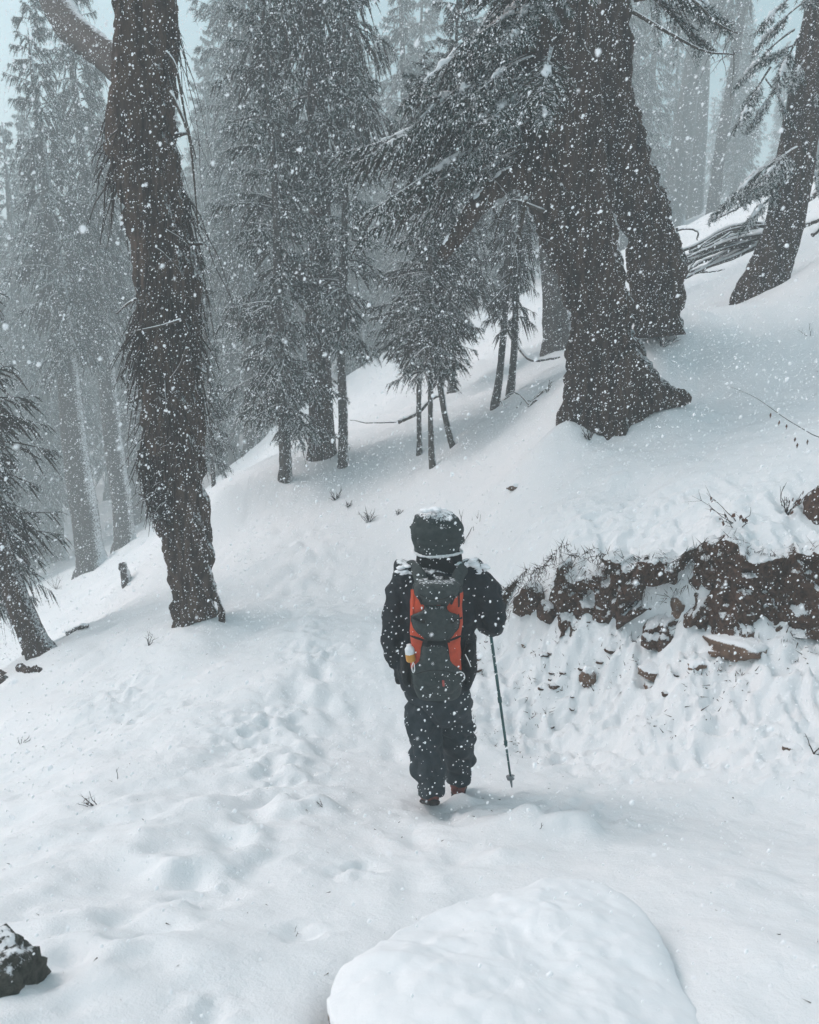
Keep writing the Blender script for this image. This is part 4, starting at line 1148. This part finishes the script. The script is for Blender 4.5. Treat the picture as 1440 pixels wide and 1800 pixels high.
# straps over the shoulders
for xs in ((738, 729, 723, 722), (806, 816, 824, 828)):
    P = [pp(xs[0] + (4 if xs[0] < 770 else -4), 1030, -.16), pp(xs[0], 1012, -.12), pp(xs[1], 999, -.07), pp(xs[2], 994, .0), pp(xs[3], 1003, .10), pp(xs[3], 1030, .17), pp(xs[3], 1080, .19)]
    C = resample(P, 40)
    V, q, t_ = tube(C, np.stack([np.full(40, .034), np.full(40, .013)], -1), 14, lambda P, th: 0.003 * vn(P[..., 0] * 40, P[..., 1] * 40, P[..., 2] * 40, 2))
    link('strap', make_mesh('strap', V - PB, [(q, 0), (t_, 0)], [M['pack']]), pack)
for P in ([(727, 1164), (724, 1172), (726, 1182), (729, 1178), (728, 1166)], [(800, 1186), (808, 1181), (815, 1184), (817, 1192), (812, 1198)], [(818, 1150), (824, 1162), (828, 1172)]):
    C = resample([pp(a, b_, -.35) for a, b_ in P], 24)
    V, q, t_ = tube(C, np.full(24, .0025), 6)
    link('cord', make_mesh('cord', V - PB, [(q, 0), (t_, 0)], [M['cord']]), pack)
for xa, ya, xb, yb in ((724, 1086, 742, 1092), (797, 1092, 812, 1086), (722, 1118, 746, 1126), (790, 1126, 811, 1118), (736, 1048, 742, 1062), (793, 1062, 799, 1048)):
    pts_ = [pp(xa + (xb - xa) * f, ya + (yb - ya) * f, -.345 - .012 * math.sin(f * 3.14) + (.03 if abs((xa + (xb - xa) * f) - 767) > 42 else 0)) for f in np.linspace(0, 1, 8)]
    V, q, t_ = tube(np.array(pts_), np.stack([np.full(8, .0065), np.full(8, .003)], -1), 8)
    link('webbing', make_mesh('webbing', V - PB, [(q, 0), (t_, 0)], [M['pack_dark']]), pack)
for bx, by in ((744, 1093), (795, 1093), (748, 1127), (788, 1127)):
    c = pp(bx, by, -.362)
    V, F = box(c - np.array([.009, .005, .007]), c + np.array([.009, .005, .007]))
    link('buckle', make_mesh('buckle', V - PB, [(F, 0)], [M['sole']], False), pack)
C = resample([pp(x_, y_, -.372) for x_, y_ in ((738, 1045), (752, 1052), (767, 1054), (782, 1052), (796, 1045))], 30)
V, q, t_ = tube(C, np.full(30, .0022), 6)
link('zip', make_mesh('zip', V - PB, [(q, 0), (t_, 0)], [M['sole']]), pack)
C = resample([pp(x_, y_, -.378) for x_, y_ in ((728, 1186), (748, 1180), (767, 1178), (786, 1180), (806, 1186))], 30)
V, q, t_ = tube(C, np.full(30, .0022), 6)
link('zip', make_mesh('zip', V - PB, [(q, 0), (t_, 0)], [M['sole']]), pack)
C = resample([pp(758, 1022, -.20), pp(758, 1012, -.20), pp(769, 1007, -.20), pp(780, 1012, -.20), pp(780, 1022, -.20)], 24)
V, q, t_ = tube(C, np.full(24, .005), 8)
link('haul_loop', make_mesh('haul_loop', V - PB, [(q, 0), (t_, 0)], [M['pack_dark']]), pack)
# logo tab
C = resample([pp(779, 1196, -.375), pp(780, 1206, -.375)], 6)
V, q, t_ = tube(C, np.full((6, 2), .006), 8)
link('tab', make_mesh('tab', V - PB, [(q, 0), (t_, 0)], [plain('red_tab', (0.35, 0.08, 0.07), 0.7, 0.2, 0.2, 40)]), pack)

BT = pp(721, 1164, -.30)
bot = thing('bottle', 'white and yellow drink bottle tucked in the left side of the rucksack', 'bottle', BT)
C = resample([pp(723, 1163, -.31), pp(721, 1149, -.31)], 10)
V, q, t_ = tube(C, np.array([.018, .023, .025, .025, .025, .025, .025, .025, .025, .025]), 18)
link('base', make_mesh('base', V - BT, [(q, 0), (t_, 0)], [M['bottle_yellow']]), bot)
C = resample([pp(721, 1149.2, -.31), pp(719, 1133, -.31)], 12)
V, q, t_ = tube(C, np.array([.0245, .0245, .0245, .0245, .0245, .0245, .024, .022, .018, .014, .013, .013]), 18)
link('cap', make_mesh('cap', V - BT, [(q, 0), (t_, 0)], [M['bottle_white']]), bot)

# ------------------------------------------------------------------ trekking pole
TIP = atz(900, 1384, -0.01); TOP = HANDR + np.array([0.0, 0.02, 0.07])
pole = thing('trekking_pole', 'thin teal walking pole held in the walker\'s right hand', 'walking pole', TIP)
def seg_tube(name, a, b_, ra, rb, mat, seg=12, n=6):
    C = np.linspace(TOP + (TIP - TOP) * a, TOP + (TIP - TOP) * b_, n)
    V, q, t_ = tube(C, np.linspace(ra, rb, n), seg)
    return link(name, make_mesh(name, V - TIP, [(q, 0), (t_, 0)], [mat]), pole)
seg_tube('grip', -0.03, 0.13, .017, .014, M['glove'])
seg_tube('shaft', 0.12, 0.50, .0092, .0092, M['pole'])
seg_tube('clamp', 0.49, 0.52, .0125, .0125, M['pole'])
seg_tube('shaft', 0.515, 0.74, .0080, .0080, M['pole'])
seg_tube('clamp', 0.735, 0.76, .0110, .0110, M['pole'])
seg_tube('shaft', 0.755, 0.945, .0068, .0064, M['pole'])
seg_tube('basket', 0.935, 0.955, .026, .022, M['metal'], 16)
seg_tube('tip', 0.955, 1.0, .009, .004, M['metal'])

# ------------------------------------------------------------------ fallen wood, stump, shrubs
def snag(name, label, cat, base, curves, mat='log', rseg=8, jitter=0.02, seed=1, smooth_n=22, split=True):
    g = np.random.default_rng(seed)
    t = thing(name, label, cat, base)
    for P, r0, r1 in curves:
        C = resample(P, smooth_n) + np.cumsum(g.normal(0, jitter * 0.3, (smooth_n, 3)), 0) * np.linspace(0, 1, smooth_n)[:, None]
        V, q, tr = tube(C, np.linspace(r0, r1, smooth_n), rseg, lambda P, th: r0 * 0.25 * vn(P[..., 0] * 20, P[..., 1] * 20, P[..., 2] * 20, seed))
        link('branch', make_mesh('branch', V - np.asarray(base), [(q, 0), (tr, 0)], [M[mat]]), t)
    return t
fb = at(1270, 440, 12.6)
cur = []
gq = np.random.default_rng(12)
for i in range(17):
    f = i / 16
    y = 12.3 + 0.9 * gq.random()
    a = (1345 + gq.uniform(-8, 8), 398 + 34 * f + gq.uniform(-6, 6)); m1 = (1290 + gq.uniform(-15, 15), 402 + 46 * f + gq.uniform(-8, 8)); m2 = (1235 + gq.uniform(-12, 12), 425 + 50 * f + gq.uniform(-8, 8)); e = (1182 + gq.uniform(-8, 30), 436 + 66 * f + gq.uniform(-8, 8))
    r = gq.uniform(0.018, 0.05) if i not in (3, 12) else 0.075
    cur.append(([at(*a, y), at(*m1, y - .1), at(*m2, y - .25), at(*e, y - .4)], r, r * 0.4))
for P in ([(1170, 415), (1200, 402), (1225, 405), (1226, 420)], [(1190, 400), (1188, 420), (1195, 428)], [(1200, 492), (1220, 480), (1250, 476), (1278, 470)], [(1255, 385), (1290, 372), (1316, 362)], [(1165, 410), (1178, 424), (1190, 434)], [(1316, 387), (1324, 398), (1330, 402)], [(1328, 391), (1345, 393)]):
    cur.append(([at(a, b_, 12.3) for a, b_ in P], 0.018, 0.008))
snag('fallen_branch', 'heap of curved fallen branches carrying snow, right of the giant trunk', 'fallen branches', fb, cur, seed=5)
fb = at(1430, 330, 12.2)
snag('fallen_branch', 'crossed snowy branches at the right edge beyond the dark leaning trunk', 'fallen branches', fb,
     [([at(1400, 360, 12.4), at(1425, 348, 12.3), at(1470, 318, 12.2)], .05, .03), ([at(1405, 400, 12.3), at(1430, 388, 12.2), at(1480, 360, 12.1)], .04, .02), ([at(1428, 414, 12), at(1450, 396, 12), at(1480, 380, 12)], .03, .02)], seed=6)
b0 = hit(715, 735)
snag('fallen_branch', 'bent dead branch lying in snow left of the sapling clump', 'fallen branch', b0,
     [([at(700, 742, 12.8), at(735, 725, 12.7), at(760, 700, 12.6), at(790, 690, 12.5)], .03, .015), ([at(700, 742, 12.8), at(650, 742, 12.9), at(620, 735, 13)], .012, .005)], seed=7)
b0 = hit(935, 700)
cs = []
for i in range(11):
    a = hit(900 + gq.uniform(-25, 35), 712 + gq.uniform(-6, 6)); e = a + np.array([gq.normal(0.15, .3), gq.normal(0, .2), gq.uniform(-.02, .18)])
    cs.append(([a, (a + e) / 2 + np.array([0, 0, .05]), e], .02, .006))
cs.append(([at(905, 600, 14.5), at(925, 625, 14.3), at(945, 632, 14.2), at(985, 622, 14.1)], .03, .02))
snag('brush_pile', 'low pile of dark sticks at the foot of the spindly pair', 'brush', b0, cs, seed=8)
b0 = hit(360, 1130); b0 = hit(135, 1108)
snag('log', 'short dark log half sunk in snow left of the shaggy trunk', 'log', b0, [([hit(120, 1116) + np.array([0, 0, .02]), hit(140, 1108) + np.array([0, 0, .03]), hit(158, 1102) + np.array([0, 0, .02])], .035, .025)], seed=9)
b0 = hit(222, 1030)
st = thing('stump', 'small broken stump with a slanted top between the grey and shaggy trunks', 'stump', b0)
C = resample([b0 + np.array([.03, 0, -.1]), b0 + np.array([0, 0, .15]), b0 + np.array([-.04, 0, .36])], 16)
V, q, t_ = tube(C, np.linspace(.10, .055, 16), 14, bark_rough(.03, 6, 4, 14)); V[:, 2] += 0
link('wood', make_mesh('wood', V - b0, [(q, 0), (t_, 0)], [M['bark_far']]), st)
C = resample([b0 + np.array([.08, -.1, .0]), b0 + np.array([.22, -.1, .06]), b0 + np.array([.38, -.05, .08])], 12)
V, q, t_ = tube(C, np.linspace(.06, .03, 12), 10, bark_rough(.03, 8, 4, 14))
link('root', make_mesh('root', V - b0, [(q, 0), (t_, 0)], [M['log']]), st)
# roots of the thin left tree
b0 = hit(70, 1140)
snag('root_tangle', 'dark knobbly roots running right from the slim leaning trunk at left', 'roots', b0,
     [([hit(45, 1150), hit(70, 1140) + np.array([0, 0, .06]), hit(102, 1138)], .055, .03), ([hit(35, 1175), hit(50, 1180), hit(72, 1178)], .05, .03), ([hit(0, 1185), hit(15, 1190), hit(30, 1180)], .05, .03)], 'bark', seed=10, jitter=.04)

def shrub(label, px, py, n, h, r, seed, lean=(0, 0), name='bare_shrub', cat='shrub', leaves=0, spread=0.5):
    g = np.random.default_rng(seed)
    b0 = hit(px, py); t = thing(name, label, cat, b0)
    bag = Bag()
    tips = []
    for _ in range(n):
        d = unit(np.array([[g.normal(lean[0], spread), g.normal(lean[1], spread), 1.0]]))[0]
        hh = h * g.uniform(.6, 1.15)
        tt = np.linspace(0, 1, 7)[:, None]
        C = b0 + np.array([0, 0, -.02]) + d * hh * tt + np.cumsum(g.normal(0, .03, (7, 3)), 0) * hh
        V, q, tr = tube(C, r * (1.1 - tt[:, 0] * .8), 5); bag.add(V, (q, 0), (tr, 0)); tips.append(C)
        for _ in range(3):
            i = g.integers(2, 6); dd = unit((d + g.normal(0, .6, 3))[None])[0]; l = hh * g.uniform(.15, .4)
            C2 = C[i] + dd * l * np.linspace(0, 1, 4)[:, None]
            V, q, tr = tube(C2, r * .5 * np.array([1, .8, .6, .3]), 4); bag.add(V, (q, 0), (tr, 0)); tips.append(C2)
    link('twigs', bag.mesh('twigs', [M['twig']], b0), t)
    for _ in range(leaves):
        C = tips[g.integers(len(tips))]; p = C[g.integers(len(C) // 2, len(C))]
        s = g.uniform(.012, .028); a = g.uniform(0, 6)
        u = np.array([math.cos(a), math.sin(a), g.normal(0, .4)]); v = np.array([g.normal(0, .3), g.normal(0, .3), -1.0])
        V = np.array([p, p + (u * .5 + v * .6) * s, p + v * 1.5 * s + u * .15 * s, p + (-u * .5 + v * .6) * s])
        V[2] += np.array([0, .01, 0])
        link('leaf', make_mesh('leaf', V - b0, [(np.array([[0, 1, 2], [0, 2, 3]]), 0)], [M['leaf']], False), t)
    return t
shrub('pale bare shrub with forked twigs below the broad grey trunk', 100, 1035, 8, .45, .006, 3)
shrub('looping dry twigs in the snow in front of the shaggy trunk', 262, 1135, 4, .16, .004, 4, (0.3, 0))
shrub('dark dry weed stalks on the left slope near the bottom third', 172, 1415, 6, .12, .003, 5, (-.6, 0), leaves=3)
shrub('tiny bent weed with dark head left of the dry weed stalks', 112, 1365, 2, .07, .003, 6, (.8, 0), leaves=1)
shrub('thin twig curling out of the snow lump left of the walker', 572, 1418, 3, .07, .0025, 7, (-.8, 0), name='twig', cat='twig')
shrub('dark weed clump poking from the snow right behind the walker\'s hood', 818, 952, 12, .34, .006, 8, (.5, 0), leaves=10)
shrub('dark grassy scrub showing on the slope left above the walker', 648, 918, 14, .2, .005, 9, (.2, 0))
shrub('small scrub of dark stalks near the path, farther up than the walker', 590, 880, 12, .2, .006, 10, (.2, 0))
shrub('leafy dry stalk leaning left over the snow on top of the bank', 1300, 925, 5, .42, .004, 11, (-1.2, -.3), leaves=16)
shrub('dark scrub with brown leaves near the top of the right bank', 1382, 905, 10, .22, .005, 12, (0, -.2), leaves=24)
shrub('forked black twig beside the little dark stone at the right edge', 1432, 1322, 3, .14, .004, 13, (.2, 0), name='twig', cat='twig')
shrub('thin weed tip in the mound right below the walking pole', 944, 1462, 3, .08, .0025, 14, (.3, 0))
shrub('dead leafless stalks among roots at the foot of the giant trunk', 1035, 772, 10, .16, .006, 15, (-.3, -.3))
shrub('scrub of black twigs in the snow right of the giant trunk foot', 1165, 610, 10, .22, .006, 16, (.6, -.3))
shrub('single thin bent stalk on the high slope at right', 1425, 590, 2, .16, .004, 17, (-.5, 0))
shrub('short sticks on the slope halfway between saplings and giant trunk', 962, 690, 3, .25, .006, 18, (.2, 0))
shrub('pair of thin stalks on the left slope beside the trodden track', 36, 1310, 4, .12, .003, 19, (.2, 0))
shrub('dry grass blades showing in a scuffed hollow at bottom centre', 512, 1648, 7, .05, .002, 21, (.2, 0), name='grass_tuft', cat='grass tuft')
shrub('thin lone stalk on the left slope above the dry weed stalks', 205, 1375, 2, .10, .0025, 22, (0, 0))
shrub('dark stubby scrub at the right edge of the path far ahead', 612, 892, 9, .16, .006, 23, (.4, 0))
shrub('low dark scrub between the walker and the sapling clump', 700, 905, 7, .12, .005, 24, (.3, 0))
# needles and bark crumbs blown onto the snow
bag = Bag(); gg = np.random.default_rng(46); n = 520
xy = np.stack([gg.uniform(-4, 4.5, n), 2.0 + 9 * gg.random(n) ** 1.3], -1)
xy = xy[vn(xy[:, 0] * 0.9, xy[:, 1] * 0.9, None, 39) > -0.25]; n = len(xy)
base = np.stack([xy[:, 0], xy[:, 1], ground(xy[:, 0], xy[:, 1]) + .002], -1)
a_ = gg.uniform(0, 6.28, n); d = unit(np.stack([np.cos(a_), np.sin(a_), gg.uniform(-.05, .25, n)], -1))
bag.add(tris(base, d, unit(np.cross(d, gg.normal(0, 1, (n, 3)))) * gg.uniform(.001, .003, (n, 1)), gg.uniform(.008, .028, (n, 1)), 0), (np.arange(n * 3).reshape(-1, 3), 0))
tag(link('needle_litter', bag.mesh('needle_litter', [M['grass']], smooth=False)), 'tiny dark needles and bark crumbs scattered on the snow', 'litter', kind='stuff')
# seed stalk arching in from the right edge
b0 = at(1470, 790, 6.6)
ss = thing('dry_stalk', 'long thin arching stalk with shrivelled hanging leaves at the right edge', 'plant', b0)
C = resample([b0 + np.array([0, 0, -.4]), b0, at(1425, 762, 6.6), at(1380, 735, 6.6), at(1330, 700, 6.6), at(1285, 680, 6.6)], 40)
V, q, t_ = tube(C, np.linspace(.005, .0015, 40), 5)
link('stem', make_mesh('stem', V - b0, [(q, 0), (t_, 0)], [M['twig']]), ss)
for i, (a, b_) in enumerate([(1355, 725), (1370, 738), (1383, 745), (1398, 768), (1402, 778), (1420, 772)]):
    p = at(a, b_, 6.6); s = .035
    V = np.array([p, p + np.array([.3, .1, -.5]) * s, p + np.array([.05, .15, -1.4]) * s, p + np.array([-.3, -.1, -.6]) * s])
    link('leaf', make_mesh('leaf', V - b0, [(np.array([[0, 1, 2], [0, 2, 3]]), 0)], [M['leaf']], False), ss)

# dry grass and rootlets along the top of the bank and through the clods
bag = Bag(); gg = np.random.default_rng(44)
n = 2600
ti = gg.integers(8, nt_, n)
base = np.stack([BC[ti, 0], BC[ti, 1], zt[ti]], -1)
offs = gg.normal(-0.02, 0.06, n); offs[n // 2:] = gg.normal(-0.10, 0.05, n - n // 2)
base[:, :2] += BNn[ti] * offs[:, None]
base[:, 2] += np.where(offs < -0.05, -0.02 - 0.25 * gg.random(n) ** 2, 0.01)
d = unit(np.concatenate([-BNn[ti] * gg.uniform(.2, 1, (n, 1)), gg.uniform(-1.0, .6, (n, 1))], -1) + gg.normal(0, .4, (n, 3)))
wv = unit(np.cross(d, gg.normal(0, 1, (n, 3)))) * .003
bag.add(tris(base, d, wv, gg.uniform(.04, .13, (n, 1)), 0), (np.arange(n * 3).reshape(-1, 3), 0))
n = 1500
x = gg.uniform(0.5, 3.4, n); sdo = gg.normal(-0.45, .28, n)
ii = np.clip(np.searchsorted(BC[:, 0], x), 0, nt_ - 1)
xy = BC[ii] + BNn[ii] * sdo[:, None] + gg.normal(0, .03, (n, 2))
cl = vn(xy[:, 0] * 3.2, xy[:, 1] * 3.2, None, 19) > 0.1
xy = xy[cl]; n = len(xy)
base = np.stack([xy[:, 0], xy[:, 1], ground(xy[:, 0], xy[:, 1])], -1)
d = unit(gg.normal(0, .7, (n, 3)) + np.array([0, -.3, .5])); wv = unit(np.cross(d, gg.normal(0, 1, (n, 3)))) * .004
bag.add(tris(base - d * .01, d, wv, gg.uniform(.02, .07, (n, 1)), 0), (np.arange(n * 3).reshape(-1, 3), 0))
tag(link('dry_grass', bag.mesh('dry_grass', [M['grass']], smooth=False)), 'dark dry grass and rootlets fringing the soil bank', 'grass', kind='stuff')

bag = Bag(); gg = np.random.default_rng(45)
n = 120
x = 0.5 + 2.9 * gg.random(n) ** 1.4; ii = np.clip(np.searchsorted(BC[:, 0], x), 0, nt_ - 1)
xy = BC[ii] + BNn[ii] * gg.normal(-0.26, .12, n)[:, None]
k_ = vn(xy[:, 0] * 2.6, xy[:, 1] * 2.6, None, 29) > 0.0
xy = xy[k_]
zz = ground(xy[:, 0], xy[:, 1])
for (x, y), z in zip(xy, zz):
    V, F = rock_mesh(int(gg.integers(9999)), 2, 0.35); r = gg.uniform(.01, .032)
    bag.add(V * r * np.array([1.3, 1, .7]) + np.array([x, y, z - r * .15]), (F, 0))
tag(link('soil_crumbs', bag.mesh('soil_crumbs', [M['soil']])), 'small crumbs of red soil strewn over the clods below the bank', 'soil', kind='stuff')

# ------------------------------------------------------------------ falling snow
gs = np.random.default_rng(99)
n = 560000
P = np.stack([gs.uniform(-6.5, 6.5, n), gs.uniform(-1.5, 11, n), gs.uniform(-1.5, 6.5, n)], -1)
P = P[(np.linalg.norm(P - np.array([0, 0, CAM_Z]), axis=1) > 0.8 + 2.4 * gs.random(n))]
P = P[P[:, 2] > base_z(P[:, 0], P[:, 1]) + 0.05]
n = len(P)
r = 0.0018 * np.exp(np.clip(gs.normal(0, 0.42, n), -1.2, 0.9))
dirv = unit(np.array([[-0.5, 0.1, -0.8]]) + gs.normal(0, .3, (n, 3)))
P2 = P + dirv * (r * gs.uniform(0.5, 1.5, n))[:, None]          # each flake: two small clumps stuck together
PP = np.vstack([P, P2]); RR = np.concatenate([r, r * gs.uniform(0.55, 0.95, n)])
me = bpy.data.meshes.new('falling_snow')
me.vertices.add(len(PP)); me.vertices.foreach_set('co', PP.astype(np.float32).ravel())
at_ = me.attributes.new('flake_radius', 'FLOAT', 'POINT'); at_.data.foreach_set('value', RR.astype(np.float32))
me.materials.append(M['snowfall']); me.update()
fs = tag(link('falling_snow', me), 'snowflakes falling thickly through the air', 'snow', kind='stuff')
ng = bpy.data.node_groups.new('flakes', 'GeometryNodeTree')
ng.interface.new_socket('Geometry', in_out='INPUT', socket_type='NodeSocketGeometry')
ng.interface.new_socket('Geometry', in_out='OUTPUT', socket_type='NodeSocketGeometry')
gi = ng.nodes.new('NodeGroupInput'); go = ng.nodes.new('NodeGroupOutput')
mp_ = ng.nodes.new('GeometryNodeMeshToPoints'); na = ng.nodes.new('GeometryNodeInputNamedAttribute'); na.data_type = 'FLOAT'
na.inputs['Name'].default_value = 'flake_radius'
smn = ng.nodes.new('GeometryNodeSetMaterial'); smn.inputs['Material'].default_value = M['snowfall']
ng.links.new(gi.outputs[0], mp_.inputs['Mesh']); ng.links.new(na.outputs['Attribute'], mp_.inputs['Radius'])
ng.links.new(mp_.outputs[0], smn.inputs[0]); ng.links.new(smn.outputs[0], go.inputs[0])
gm = fs.modifiers.new('flakes', 'NODES'); gm.node_group = ng
